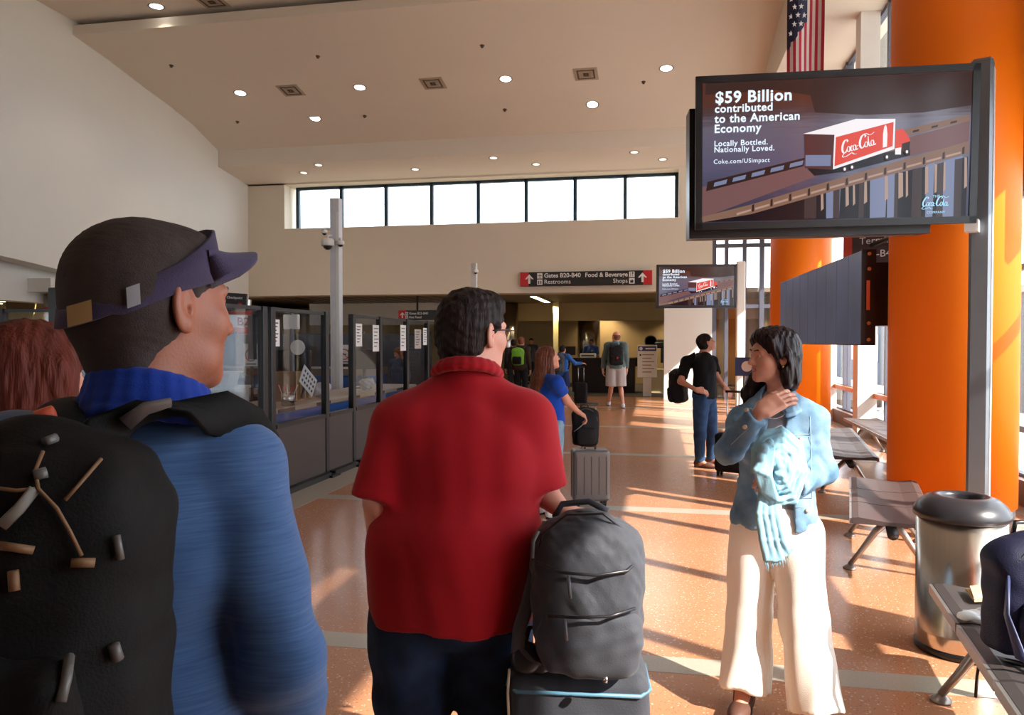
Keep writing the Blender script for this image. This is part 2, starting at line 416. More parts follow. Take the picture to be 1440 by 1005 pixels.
# the low room beyond the far wall
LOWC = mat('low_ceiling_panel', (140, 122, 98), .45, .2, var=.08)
b = MB()
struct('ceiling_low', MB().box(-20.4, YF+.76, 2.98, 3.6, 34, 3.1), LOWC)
for k in range(14): struct('trim_ceiling_joint', MB().box(-12.2+k*.5, YF+.8, 2.972, -12.17+k*.5, 26.5, 2.981), INK)
# curved header
b = MB(); pts = []
for k in range(21):
    x = -5.0+k*.42; y = 27.4-1.5*max(0, (x+1.0)/4.4)**2*1.2; pts.append((x, y))
b.prism([(x, y, 2.34) for x, y in pts]+[(x, y+.3, 2.34) for x, y in pts[::-1]], (0, 0, .64))
struct('wall_header', b, TAN)
struct('wall_low_room', MB().box(-6.0, 29.5, 0, 3.7, 29.8, 3.0), TAN)
struct('wall_low_side', MB().box(3.3, YF+.75, 0, 3.6, 29.5, 3.0), TAN)
struct('wall_low_left', MB().box(-20.4, 30, 0, -6.0, 30.8, 3.0), TAN)
struct('wall_low_white', MB().box(-12.6, 26.4, 2.2, -7.6, 26.6, 2.98), WALLW)
struct('trim_pale_post', MB().box(*( [ony(778.5, 0, 26.5)[0], 26.5, 0, ony(785, 0, 26.5)[0]+.02, 26.62, 2.98])), mat('pale_yellow_post', (214, 200, 150), .6))
# ---------------------------------------------------------------- ceiling fittings
LAMP = emit('lamp_disc', (255, 250, 240), 6.0)
DIM = emit('dim_lamp_disc', (236, 226, 214), .9)
RIMM = mat('lamp_rim', (150, 138, 124), .5)
def on_ceiling(px, py):
    r = ray(px, py); segs = [((a[0], a[1]), (c[0], c[1])) for a, c in zip(prof, prof[1:])]+[((20.0, 6.56), (21.65, 6.36)), ((-8, 8.45), (15.2, 8.45))]
    for (y0, z0), (y1, z1) in segs:
        # intersection with plane through both lines along X
        ny, nz = -(z1-z0), (y1-y0); den = r[1]*ny+r[2]*nz
        if abs(den) < 1e-9: continue
        t = ((y0*ny+(z0-1.6)*nz))/den; p = CAM+r*t
        if t > 0 and y0-.01 <= p[1] <= y1+.01: return p, Vector((0, ny, nz)).normalized()
    return None, None
def downlight(px, py, bright, label, grp=None):
    p, n = on_ceiling(px, py)
    t = thing('ceiling_light', label, 'light', p, 0, grp)
    n = -n; r = Vector((1, 0, 0)); u = n.cross(r); M4 = frame((0, 0, 0), r, u)
    ri = .13 if bright else .10
    MB().lathe([(ri, .001), (ri+.035, .004), (ri+.035, -.01), (ri, -.02)], 24).build('trim_ring', RIMM, t, True, M4)
    MB().lathe([(0.0001, .004), (ri, .003), (ri, -.02)], 24).build('lamp', LAMP if bright else DIM, t, False, M4)
    if bright:
        ld = bpy.data.lights.new('lamp', 'SPOT'); ld.energy = 55; ld.spot_size = 1.9; ld.spot_blend = .6; ld.shadow_soft_size = .12; ld.color = (1, .88, .72)
        lo = bpy.data.objects.new('lamp_light', ld); COL.objects.link(lo); lo.parent = t; lo.location = n*.05; lo.rotation_euler = (0, 0, 0)
for px, py, lb in ((338, 131, 'bright ceiling downlight nearest the left wall on the sloping ceiling'), (443, 166, 'bright downlight left of centre, in the lower row on the sloping ceiling'),
        (506, 123, 'bright downlight left of centre, in the upper row between the two left vents'), (711, 111, 'bright downlight at the middle of the sloping ceiling, between two vents'),
        (833, 147, 'bright downlight just below the rightmost square vent'), (937, 96, 'bright downlight farthest right, above the big screen corner'),
        (220, 9, 'bright downlight on the upper ceiling at top left of the picture')):
    downlight(px, py, True, lb)
for px, py, lb in ((427, 243, 'pale recessed downlight at the left end, just above the high windows'), (448, 232, 'pale recessed downlight second from left end, set back from the windows'),
        (584, 238, 'pale recessed downlight above the third high window pane'), (694, 222, 'faint recessed downlight in the middle of the ceiling step'),
        (754, 231, 'lit small downlight above the sixth high window pane'), (892, 214, 'faint recessed downlight near the right end of the step'), (932, 224, 'lit small downlight at the right end above high windows')):
    downlight(px, py, False, lb)
VENTD = mat('vent_dark', (92, 76, 58), .8); VENTL = mat('vent_light', (172, 156, 136), .7)
def vent(px, py, lb):
    p, n = on_ceiling(px, py); t = thing('ceiling_vent', lb, 'vent', p); n = -n; r = Vector((1, 0, 0)); M4 = frame((0, 0, 0), r, n.cross(r))
    MB().box(-.27, -.27, -.01, .27, .27, .012).build('frame', VENTL, t, False, M4)
    for k, s in enumerate((.2, .13, .06)):
        b = MB()
        for (x0, y0, x1, y1) in ((-s, -s, s, -s+.035), (-s, s-.035, s, s), (-s, -s, -s+.035, s), (s-.035, -s, s, s)): b.box(x0, y0, .01, x1, y1, .018+.004*k)
        b.build('louvre', VENTD if k != 1 else VENTL, t, False, M4)
vent(409, 127, 'square ceiling vent at left, right of the first downlight'); vent(609, 117, 'square ceiling vent in the middle of the sloping ceiling'); vent(824, 104, 'square ceiling vent at right, above a downlight')
vent(298, 2, 'square ceiling vent on the upper ceiling beside the top left downlight')
for px, py, lb in ((447, 79, 'tiny sprinkler head high up left of centre'), (678, 64, 'tiny sprinkler head high up right of centre'), (241, 92, 'tiny sprinkler head on the ceiling nearest the left wall'), (334, 171, 'tiny sprinkler head low beside left wall'),
        (513, 163, 'tiny sprinkler head below the second upper downlight'), (710, 154, 'tiny sprinkler head below the middle downlight'), (905, 115, 'tiny sprinkler head left of the rightmost downlight')):
    p, n = on_ceiling(px, py); t = thing('sprinkler', lb, 'sprinkler', p)
    M4 = frame((0, 0, 0), (1, 0, 0), (-n).cross(Vector((1, 0, 0))))
    MB().lathe([(.05, 0), (.045, .012), (.02, .015), (.015, .04), (.03, .045), (.0001, .05)], 12).build('head', VENTD, t, True, M4)
t = thing('strip_light', 'lit fluorescent strip on the low ceiling under the hanging gate sign', 'light')
a = onz(738, 412.5, 2.93); c = onz(770, 425, 2.93); a[2] = c[2] = 2.95; a[1] = max(a[1], 22.5)
t.location = a; d = Vector(c-a); d.z = 0; L_ = min(d.length, 5.5); M4 = frame((0, 0, 0), d, Vector((0, 0, 1)).cross(d))
MB().box(0, -.11, -.02, L_, .11, .025).build('housing', RIMM, t, False, M4); MB().box(.02, -.085, -.03, L_-.02, .085, -.019).build('tube', emit('warm_tube', (255, 240, 176), 7), t, False, M4)
for k in range(3):
    t = thing('cove_light', ['lit yellow strip at far left under the low hall ceiling', 'lit yellow strip left of the second metal column', 'lit yellow strip deep in the left hall'][k], 'light', (-14.2-1.6*k, 15.3+.9*k, 2.6))
    MB().box(-.7, -.06, -.02, .7, .06, .02).build('housing', RIMM, t); MB().box(-.68, -.05, -.035, .68, .05, -.019).build('tube', emit('warm_tube2', (255, 214, 130), 5), t)

# ---------------------------------------------------------------- orange columns
def column(x, y, lb, r=.51, top=7.0):
    t = thing('round_column', lb, 'column', (x, y, 0))
    MB().lathe([(r, .18), (r, top)], 72).build('shaft', ORANGE, t, True)
    MB().lathe([(r-.02, 0), (r-.02, .18)], 48).build('plinth', GREYP, t, True)
    b = MB()
    for k in range(3): b.lathe([(r+.0008, 3.2+k*3-.004), (r+.0008, 3.2+k*3+.004)], 72)
    return t
column(2.56, 7.42, 'huge orange round column behind the stainless trash can'); column(2.47, 14.3, 'orange round column farther back, behind the dark video wall', top=5.8)
column(2.56, -.24, 'unseen orange round column right of the viewer, placed to shade the man in red')  # out of view, shifted so its shadow falls across the man in red
# steel columns with gate bands at left
def steel_col(px, py, t_, r, band, lb):
    p = at(px, py, t_); t = thing('metal_column', lb, 'column', (p[0], p[1], 0))
    MB().lathe([(r, 0), (r, 2.6)], 40).build('shaft', STEEL, t, True)
    z = 1.6+(480-452)/1080*t_
    if band:
        MB().lathe([(r+.004, z-.28), (r+.004, z+.28)], 40).build('band', WHITEP, t, True)
        for zz in (z+.22, z-.22): MB().lathe([(r+.008, zz-.07), (r+.008, zz+.07)], 40).build('stripe', RED, t, True)
        # gate number wrapped on the side towards the hall
        d = Vector((-p[0], -p[1], 0)).normalized(); rr = Vector((0, 0, 1)).cross(d)
        text('B2', .27, frame(d*(r+.02)+rr*.08+Vector((0, 0, z-.1)), rr, (0, 0, 1)), RED, t, bold=.004)
        MB().box(-.01, -.01, 0, .01, .01, .01).build('cap', STEEL, t)
    return t
steel_col(30, 450, 17.0, .29, False, 'dim brushed metal column at far left edge under the white wall')
steel_col(92, 450, 16.5, .40, True, 'metal column with red striped gate band behind the red-haired woman')
steel_col(328, 452, 18.5, .42, True, 'metal column with red striped gate band seen through partition glass')
for px, y, r, lb in ((712, 26.8, .42, 'brushed metal column in the low room beside the backpackers'), (828, 28.6, .42, 'brushed metal column behind the desk attendant'), (705, 30, .1, '')):
    if lb:
        x = ony(px, 450, y)[0]; t = thing('metal_column', lb, 'column', (x, y, 0)); MB().lathe([(r, 0), (r, 2.96)], 32).build('shaft', STEEL, t, True); MB().lathe([(r+.01, 0), (r+.01, .1)], 32).build('plinth', GREYP, t, True)

# ---------------------------------------------------------------- screens
def uvmap(W, H):
    def uv(x, y):
        u = (x-87)/1105.0; top = 355-57*u; bot = 920-15*u; return u*W, (bot-y)/(bot-top)*H
    return uv
def screen_mat(name, es):
    m, N, L, b = _base(name)
    tc = N.new('ShaderNodeTexCoord'); sp = N.new('ShaderNodeSeparateXYZ'); L.new(tc.outputs['Generated'], sp.inputs[0])
    mp = N.new('ShaderNodeMapping'); mp.inputs['Scale'].default_value = (3, 22, 1); L.new(tc.outputs['Generated'], mp.inputs[0])
    n = N.new('ShaderNodeTexNoise'); n.inputs['Scale'].default_value = 2.4; n.inputs['Detail'].default_value = 5; L.new(mp.outputs[0], n.inputs['Vector'])
    a = N.new('ShaderNodeMath'); a.operation = 'MULTIPLY_ADD'; a.inputs[1].default_value = .22; L.new(n.outputs[0], a.inputs[0]); L.new(sp.outputs['Y'], a.inputs[2])
    r = N.new('ShaderNodeValToRGB'); L.new(a.outputs[0], r.inputs[0]); e = r.color_ramp.elements
    cols = [(0.0, (52, 50, 66)), (.3, (72, 70, 92)), (.5, (96, 92, 118)), (.78, (112, 104, 120)), (.9, (84, 62, 62)), (1.0, (96, 54, 42))]
    e[0].position = cols[0][0]; e[0].color = lin(cols[0][1]); e[1].position = 1.0; e[1].color = lin(cols[-1][1])
    for p_, c_ in cols[1:-1]: q = e.new(p_); q.color = lin(c_)
    b.inputs['Base Color'].default_value = (0, 0, 0, 1); L.new(r.outputs[0], b.inputs['Emission Color']); b.inputs['Emission Strength'].default_value = es
    b.inputs['Roughness'].default_value = .12; return m
SCR = screen_mat('screen_water', .62)
ES = .75
def em(n, c, s=ES): return emit('picture_'+n, c, s)
PM = dict(deck=em('deck', (118, 84, 84)), rail=em('rail', (132, 100, 84)), raild=em('rail_dark', (52, 36, 34)), dark=em('dark', (28, 24, 30)), pile=em('pile', (66, 52, 52)), lit=em('lit', (176, 146, 130)),
    red=em('red', (206, 66, 52), .9), white=em('white', (222, 216, 218), .95), grey=em('grey', (150, 146, 152)), rear=em('rear', (86, 50, 50)), blue=em('blue', (122, 130, 160)), txt=em('text', (214, 226, 240), 1.0), shore=em('shore', (62, 42, 38)), logo=em('logo', (156, 206, 232), .95))
def script_logo(parent, M4, L_, m):
    # flowing script wordmark, about L_ long and .42 L_ high, drawn with ribbons of varying width
    s = L_
    def rib(pts, w, z):
        # Catmull-Rom through the points, with a calligraphic width
        P = [Vector((p[0], p[1], 0)) for p in pts]; P = [P[0]]+P+[P[-1]]; out = []
        for i in range(1, len(P)-2):
            for k in range(6):
                t = k/6; a, b_, c, d = P[i-1], P[i], P[i+1], P[i+2]
                out.append(.5*((2*b_)+(-a+c)*t+(2*a-5*b_+4*c-d)*t*t+(-a+3*b_-3*c+d)*t**3))
        out.append(P[-2]); bm_.append((out, w, z))
    bm_ = []
    C1 = [(.20, .33), (.235, .36), (.20, .40), (.13, .36), (.06, .24), (.035, .12), (.07, .05), (.13, .08), (.17, .14)]
    rib(C1, .030, 0)
    rib([(.07, .05), (.0, -.03), (.06, -.06), (.18, -.03), (.27, .0), (.33, -.05), (.40, -.06)], .02, .1)
    def o(x, z): rib([(x+.02, .2), (x-.015, .15), (x-.02, .08), (x+.015, .055), (x+.05, .1), (x+.06, .17), (x+.02, .2), (x-.01, .16)], .018, z)
    def c_(x, z): rib([(x+.05, .17), (x+.03, .2), (x, .16), (x-.015, .09), (x+.01, .055), (x+.06, .09)], .018, z)
    def a_(x, z): o(x, z); rib([(x+.065, .2), (x+.05, .1), (x+.075, .055), (x+.11, .09)], .018, z+.2)
    o(.19, .3); c_(.28, .5); a_(.355, .7)
    rib([(.44, .15), (.49, .16)], .02, .9)
    C2 = [(.70, .33), (.735, .37), (.70, .41), (.63, .38), (.56, .27), (.53, .14), (.56, .06), (.62, .08), (.66, .14)]
    rib(C2, .030, 1.0); rib([(.62, .40), (.75, .43), (.86, .36), (.99, .41)], .016, 1.1)
    o(.68, 1.3); rib([(.80, .34), (.775, .2), (.775, .08), (.80, .055), (.83, .08)], .018, 1.5); a_(.85, 1.7)
    b = MB()
    for pts, wd, z in bm_:
        n = len(pts); zz = .0004+.0003*z
        L1 = []; R1 = []
        for i, p in enumerate(pts):
            t = (pts[min(i+1, n-1)]-pts[max(i-1, 0)]); t = t.normalized() if t.length > 1e-9 else Vector((1, 0, 0))
            wv = wd*(.35+.65*abs(t.y))*(.5+.5*math.sin(math.pi*min(1, max(0, (i+.6)/(n+.2)))))
            nrm = Vector((-t.y, t.x, 0))*wv
            for arr, q in ((L1, p+nrm), (R1, p-nrm)): arr.append(s_v(b, q, s, zz))
        for i in range(n-1): b.b.faces.new((L1[i], L1[i+1], R1[i+1], R1[i]))
    for v in b.b.verts: v.co = v.co
    return b.build('logo_lettering', m, parent, False, M4)
def s_v(b, q, s, zz): return b.b.verts.new(Vector(((q.x+.0*q.y)*s, q.y*s, zz)))
def picture(parent, M0, W, H, full=True):
    uv = uvmap(W, H); lay = [0.0]
    def P(pts, m, name='picture_area', dz=.0005):
        lay[0] += dz; b = MB(); b.poly([(*uv(x, y), lay[0]) for x, y in pts]); return b.build(name, PM[m], parent, False, M0)
    def Q(lst, m, name, dz=.0005):
        lay[0] += dz
        for pts in lst:
            b = MB(); b.poly([(*uv(x, y), lay[0]) for x, y in pts]); b.build(name, PM[m], parent, False, M0)
    P([(100, 353), (560, 331), (1196, 300), (1190, 440), (1000, 470), (760, 480), (560, 470), (540, 400), (400, 380), (100, 400)], 'shore', 'shore')
    P([(88, 772), (520, 690), (700, 640), (1186, 505), (1184, 600), (900, 660), (600, 720), (85, 900)], 'deck', 'road')
    # far rail
    P([(110, 752), (520, 655), (516, 690), (104, 790)], 'raild', 'far_rail')
    Q([[(140+80*k, 755-19*k), (195+80*k, 742-19*k), (190+80*k, 760-19*k), (136+80*k, 772-19*k)] for k in range(5)], 'blue', 'rail_gap')
    P([(930, 540), (1186, 478), (1186, 505), (925, 570)], 'rail', 'far_rail')
    Q([[(960+75*k, 545-18*k), (985+75*k, 539-18*k), (983+75*k, 548-18*k), (958+75*k, 554-18*k)] for k in range(3)], 'raild', 'rail_gap')
    # under the bridge
    P([(100, 900), (560, 800), (1182, 655), (1180, 904), (88, 916)], 'dark', 'bridge_shadow')
    Q([[(x, 795-.233*(x-560)), (x+w_, 790-.233*(x+w_-560)), (x+w_-4, 905), (x+2, 907)] for x, w_ in ((610, 60), (790, 70), (860, 40), (1015, 35), (1085, 75))], 'blue', 'water')
    Q([[(x, 800-.233*(x-560)), (x+w_, 800-.233*(x-560)), (x+w_+3, 870-.15*(x-560)), (x+2, 880-.15*(x-560))] for x, w_ in ((588, 10), (690, 12), (720, 8), (765, 12), (850, 12), (905, 18), (935, 8), (1012, 12), (1050, 14), (1085, 8), (1168, 10))], 'lit', 'pile_edge')
    Q([[(x, 800-.233*(x-560)), (x+w_, 800-.233*(x+w_-560)), (x+w_, 906), (x, 907)] for x, w_ in ((520, 50), (640, 26), (745, 22), (890, 14), (960, 40), (1060, 26), (1130, 30))], 'pile', 'pile')
    # near rail
    P([(85, 895), (300, 845), (560, 770), (900, 672), (1184, 590), (1184, 640), (900, 720), (560, 815), (300, 885), (90, 917)], 'rail', 'near_rail')
    Q([[(x, 840-.27*(x-320)+4), (x+9, 838-.27*(x-320)), (x+9, 868-.27*(x-320)), (x, 872-.27*(x-320))] for x in range(300, 1180, 78)], 'raild', 'rail_post')
    Q([[(x, 858-.27*(x-320)), (x+60, 842-.27*(x-320)), (x+60, 850-.27*(x-320)), (x, 867-.27*(x-320))] for x in range(235, 1150, 78)], 'lit', 'rail_light')
    # truck
    P([(530, 700), (880, 630), (950, 625), (950, 648), (700, 712), (560, 730)], 'dark', 'truck_shadow')
    P([(512, 558), (728, 497), (887, 497), (640, 562)], 'white', 'trailer_roof')
    P([(514, 560), (640, 562), (632, 706), (520, 698)], 'rear', 'trailer_rear')
    P([(522, 645), (628, 645), (626, 690), (522, 690)], 'blue', 'trailer_bumper')
    P([(640, 560), (887, 497), (886, 622), (636, 705)], 'white', 'trailer_side')
    P([(646, 572), (880, 510), (878, 610), (642, 692)], 'red', 'trailer_side_red')
    P([(842, 530), (848, 522), (852, 530), (856, 560), (855, 612), (838, 616), (838, 560)], 'white', 'bottle_shape')
    P([(888, 545), (915, 537), (935, 560), (948, 585), (945, 625), (888, 622)], 'red', 'cab')
    P([(915, 600), (948, 590), (945, 640), (915, 632)], 'raild', 'cab_grille'); P([(888, 620), (912, 615), (912, 645), (888, 645)], 'white', 'bumper')
    for cx, cy in ((684, 704), (714, 696), (855, 655), (935, 634)):
        P([(cx+11*math.cos(a), cy+14*math.sin(a)) for a in [k*math.pi/5 for k in range(10)]], 'raild', 'tyre')
        P([(cx+5*math.cos(a), cy+7*math.sin(a)) for a in [k*math.pi/4 for k in range(8)]], 'white', 'hub')
    lay[0] += .001
    def T(s, x, y, size, m='txt', bold=.0): 
        u, v = uv(x, y); text(s, size*W, M0 @ Matrix.Translation((u, v, lay[0])), PM[m], parent, bold=bold*W, space=1.08)
    T('$59 Billion', 140, 436, .062, bold=.0016); T('contributed', 138, 474, .043, bold=.001); T('to the American', 138, 515, .045, bold=.001); T('Economy', 136, 555, .045, bold=.001)
    T('Locally Bottled.', 136, 609, .030, bold=.0004); T('Nationally Loved.', 136, 634, .030, bold=.0004); T('Coke.com/USimpact', 134, 680, .024)
    u, v = uv(672, 648); script_logo(parent, M0 @ Matrix.Translation((u, v, lay[0])) @ Matrix.Rotation(.235, 4, 'Z'), .135*W, PM['white'])
    u, v = uv(1000, 868); script_logo(parent, M0 @ Matrix.Translation((u, v, lay[0])), .10*W, PM['logo'])
    T('THE', 1042, 826, .014, 'logo'); T('COMPANY', 1020, 893, .013, 'logo')
def tv(corners, label, d=.09, bez=.035, pic=True):
    TL, TR, BR, BL = [Vector(c) for c in corners]
    c = (TL+TR+BR+BL)/4; r = ((TR-TL)+(BR-BL)).normalized(); u = ((TL-BL)+(TR-BR)); u = (u-r*u.dot(r)).normalized()
    W = ((TR-TL).length+(BR-BL).length)/2; H = ((TL-BL).length+(TR-BR).length)/2
    t = thing('display_screen', label, 'screen', c); M4 = frame((0, 0, 0), r, u)
    b = MB()
    for x0, y0, x1, y1 in ((-W/2, H/2-bez, W/2, H/2), (-W/2, -H/2, W/2, -H/2+bez), (-W/2, -H/2, -W/2+bez, H/2), (W/2-bez, -H/2, W/2, H/2)): b.box(x0, y0, -.02, x1, y1, .012)
    b.build('bezel', BLKP, t, False, M4)
    MB().box(-W/2+.01, -H/2+.01, -d, W/2-.01, H/2-.01, -.02).build('casing', BLKP, t, False, M4)
    w_, h_ = W-2*bez, H-2*bez
    M0 = M4 @ Matrix.Translation((-w_/2, -h_/2, 0))
    if pic:
        MB().box(0, 0, -.02, w_, h_, 0).build('panel', SCR, t, False, M0); picture(t, M0, w_, h_)
    return t, M4, W, H
t, M4, W, H = tv([at(979.6, 109.3, 5.65), at(1381, 87.3, 5.42), at(1370, 315, 5.5), at(976, 322, 5.74)], 'large display showing a red truck on a bridge, hung at upper right', bez=.05)
# the second display back to back behind it
BKT = mat('bracket_grey', (188, 190, 192), .4, .4)
t2 = thing('display_screen', 'back of a second large display hung behind the truck display', 'screen', t.location)
MB().box(-W/2-.03, -H/2-.055, -.36, W/2-.26, H/2-.2, -.12).build('casing', BLKP, t2, False, M4)
MB().box(-W/2-.02, -H/2-.05, -.37, W/2-.28, H/2-.22, -.355).build('panel', mat('dark_glass', (16, 18, 24), .1), t2, False, M4)
MB().box(-W/2+.0, -H/2-.06, -.30, W/2-.3, -H/2-.035, -.22).build('vent_strip', mat('strip_brown', (96, 72, 62), .4), t2, False, M4)

# its pole
pl = at(1377, 500, 6.0)
t = thing('display_pole', 'tall grey steel pole carrying the large truck display beside orange column', 'pole', (pl[0], pl[1], 0), -.45)
MB().box(-.075, -.075, .02, .075, .075, 3.78, .02).build('post', ALU, t); MB().box(-.16, -.16, 0, .16, .16, .02).build('base_plate', ALU, t)
MB().box(.076, -.05, .05, .082, .05, 3.7).build('cover_strip', mat('pole_strip', (206, 210, 214), .35, .3), t)
MB().box(-.5, -.08, 2.75, -.1, .0, 2.9).box(-.45, -.12, 3.05, -.1, .02, 3.2).build('arm', ALU, t)
MB().box(-.09, -.2, 2.44, .0, -.075, 2.53).build('bracket', WHITEP, t)
# far display
tv([at(923, 372, 18.0), at(1036, 371, 18.0), at(1035.5, 432.5, 18.1), at(923, 433.5, 18.1)], 'smaller distant display showing the same truck picture above man in black', bez=.06)
q = at(1041, 500, 18.3)
t = thing('display_pole', 'pale distant pole beside the far truck display', 'pole', (q[0], q[1], 0)); MB().box(-.10, -.1, .02, .10, .1, 3.5, .02).build('post', PIER, t); MB().box(-.2, -.2, 0, .2, .2, .02).build('base_plate', ALU, t); MB().box(-.3, -.1, 2.6, -.1, .0, 2.75).build('arm', ALU, t)
# video wall seen edge-on
p0 = at(1212, 352, 7.3); p1 = at(1212, 484, 7.3); far0 = at(1097, 400, 11.35)
t = thing('video_wall', 'long dark switched-off video wall seen at an angle beside the orange column', 'screen', ((p0[0]+far0[0])/2, (p0[1]+far0[1])/2, (p0[2]+p1[2])/2))
dv = Vector((far0[0]-p0[0], far0[1]-p0[1], 0)); Ln = dv.length; hh_ = (p0[2]-p1[2])/2
M4 = frame((0, 0, 0), -dv, (0, 0, 1))
VW = mat('video_panel', (112, 142, 200), .3, .05, var=.35, vs=1.3); VWE = mat('video_edge', (24, 18, 22), .4)  # blue mottled base stands in for surroundings reflected in the dark panels
npan = 9; pw = Ln/npan
for k in range(npan):
    MB().box(-Ln/2+k*pw+.004, -hh_, -.03, -Ln/2+(k+1)*pw-.004, hh_, .0, .003).build('screen_panel', VW, t, False, M4)
MB().box(-Ln/2, -hh_-.01, -.13, Ln/2, hh_+.01, -.031).build('casing', VWE, t, False, M4)
MB().box(Ln/2-.01, -hh_-.01, -.031, Ln/2+.012, hh_+.01, .002).build('edge_trim', VWE, t, False, M4)
b = MB()
for v in (-.9, -.55, .6, .92): b.cyl((Ln/2+.012, v*hh_, -.06), (Ln/2+.03, v*hh_, -.06), .018, n=10)
b.build('bolt', CHROME, t, False, M4)
MB().box(Ln/2+.012, -.12, -.07, Ln/2+.02, .16, -.04).build('orange_tab', mat('tab_orange', (226, 110, 70), .5), t, False, M4)
MB().box(Ln/2-.5, -hh_*.6, -.36, Ln/2-.05, hh_*.75, -.13).build('mount_box', VWE, t, False, M4)
# hanging signs
def arrow(parent, M4, s, m):
    b = MB(); b.poly([(-.5*s, 0, .001), (0, .55*s, .001), (.5*s, 0, .001), (.28*s, 0, .001), (.12*s, .17*s, .001), (.12*s, -.5*s, .001), (-.12*s, -.5*s, .001), (-.12*s, .17*s, .001), (-.28*s, 0, .001)]); return b.build('arrow', m, parent, False, M4)
def icon(parent, M4, s, kind):
    MB().box(-s/2, -s/2, 0, s/2, s/2, .003).build('icon_tile', SIGNW, parent, False, M4)
    b = MB()
    if kind == 'plane': b.box(-.05*s, -.4*s, .003, .05*s, .4*s, .005).box(-.38*s, -.06*s, .003, .38*s, .06*s, .005).box(-.18*s, -.38*s, .003, .18*s, -.3*s, .005)
    elif kind == 'rest': b.box(-.3*s, -.35*s, .003, -.12*s, .25*s, .005).box(.12*s, -.35*s, .003, .3*s, .25*s, .005).box(-.02*s, -.4*s, .003, .02*s, .4*s, .005)
    elif kind == 'food': b.box(-.25*s, -.4*s, .003, -.15*s, .4*s, .005).box(.12*s, -.4*s, .003, .2*s, .4*s, .005).box(.05*s, .1*s, .003, .28*s, .4*s, .005)
    else: b.box(-.3*s, -.35*s, .003, .3*s, .1*s, .005).box(-.18*s, .1*s, .003, -.1*s, .35*s, .005).box(.1*s, .1*s, .003, .18*s, .35*s, .005)
    b.build('pictogram', SIGNBLK, parent, False, M4)
y = 21.5
a = ony(732, 382.5, y); c = ony(917, 401.5, y); W = c[0]-a[0]; zt = ony(820, 381.5, y)[2]; zb = ony(820, 401.5, y)[2]; H = zt-zb
t = thing('hanging_sign', 'long black sign with red arrow ends pointing to gates, restrooms, food and shops', 'sign', ((a[0]+c[0])/2, y, (zt+zb)/2)); M4 = frame((0, -.04, 0), (1, 0, 0), (0, 0, 1))
MB().box(-W/2, -.04, -H/2, W/2, .09, H/2).build('board', SIGNBLK, t)
for s in (-1, 1):
    MB().box(s*W/2-s*.0, -H/2, 0, s*(W/2-.24), H/2, .004).build('red_end', RED, t, False, M4); arrow(t, M4 @ Matrix.Translation((s*(W/2-.26), 0, .005)), .25, SIGNW)
icon(t, M4 @ Matrix.Translation((-W/2+.56, H*.23, .001)), .15, 'plane'); icon(t, M4 @ Matrix.Translation((-W/2+.56, -H*.22, .001)), .15, 'rest')
icon(t, M4 @ Matrix.Translation((W/2-.55, H*.23, .001)), .15, 'food'); icon(t, M4 @ Matrix.Translation((W/2-.55, -H*.22, .001)), .15, 'shop')
text('Gates B20-B40', .17, M4 @ Matrix.Translation((-W/2+.68, H*.10, .002)), SIGNW, t, bold=.003); text('Restrooms', .17, M4 @ Matrix.Translation((-W/2+.68, -H*.34, .002)), SIGNW, t)
text('Food & Beverage', .17, M4 @ Matrix.Translation((W/2-.66, H*.10, .002)), SIGNW, t, align='RIGHT', bold=.003); text('Shops', .17, M4 @ Matrix.Translation((W/2-.66, -H*.34, .002)), SIGNW, t, align='RIGHT')
y = 22.6
a = ony(561, 436, y); c = ony(640, 450, y)
t = thing('hanging_sign', 'black overhead gate sign with red arrow, hung left of the man in red', 'sign', ((a[0]+c[0])/2, y, (a[2]+c[2])/2)); W = c[0]-a[0]; H = .30; M4 = frame((0, -.05, 0), (1, 0, 0), (0, 0, 1))
MB().box(-W/2, -.05, -H/2, W/2, .05, H/2).build('board', SIGNBLK, t); MB().box(-W/2, -H/2, 0, -W/2+.25, H/2, .004).build('red_end', RED, t, False, M4)
arrow(t, M4 @ Matrix.Translation((-W/2+.13, 0, .006)), .17, SIGNW); icon(t, M4 @ Matrix.Translation((-W/2+.27, .055, .002)), .09, 'plane'); icon(t, M4 @ Matrix.Translation((-W/2+.27, -.055, .002)), .09, 'rest')
text('Gates B23-B40', .10, M4 @ Matrix.Translation((-W/2+.34, .02, .002)), SIGNW, t, bold=.002); text('Hot Food', .10, M4 @ Matrix.Translation((-W/2+.34, -.095, .002)), SIGNW, t, bold=.002)
MB().cyl((-.3, 0, H/2), (-.3, 0, 2.98-(a[2]+c[2])/2), .03, n=10).build('hanger', BLKP, t)
# sign on the partition near the visor
p = at(325, 424, 7.55); t = thing('hanging_sign', 'small black security checkpoint sign on the partition rail, right of the visor man', 'sign', p); M4 = frame((0, -.02, 0), (1, .13, -.06), (0, 0, 1))
MB().box(-.26, -.085, -.03, .16, .085, 0).build('board', SIGNBLK, t, False, M4)
text('TSA Security Checkpoint', .034, M4 @ Matrix.Translation((-.05, .03, .002)), SIGNW, t, align='CENTER'); text('Do Not Enter', .04, M4 @ Matrix.Translation((-.05, -.05, .002)), SIGNW, t, align='CENTER')
for s in (-1, 1): MB().box(-.05+s*.15-.016, -.06, 0, -.05+s*.15+.016, -.01, .003).build('icon_tile', RED, t, False, M4)
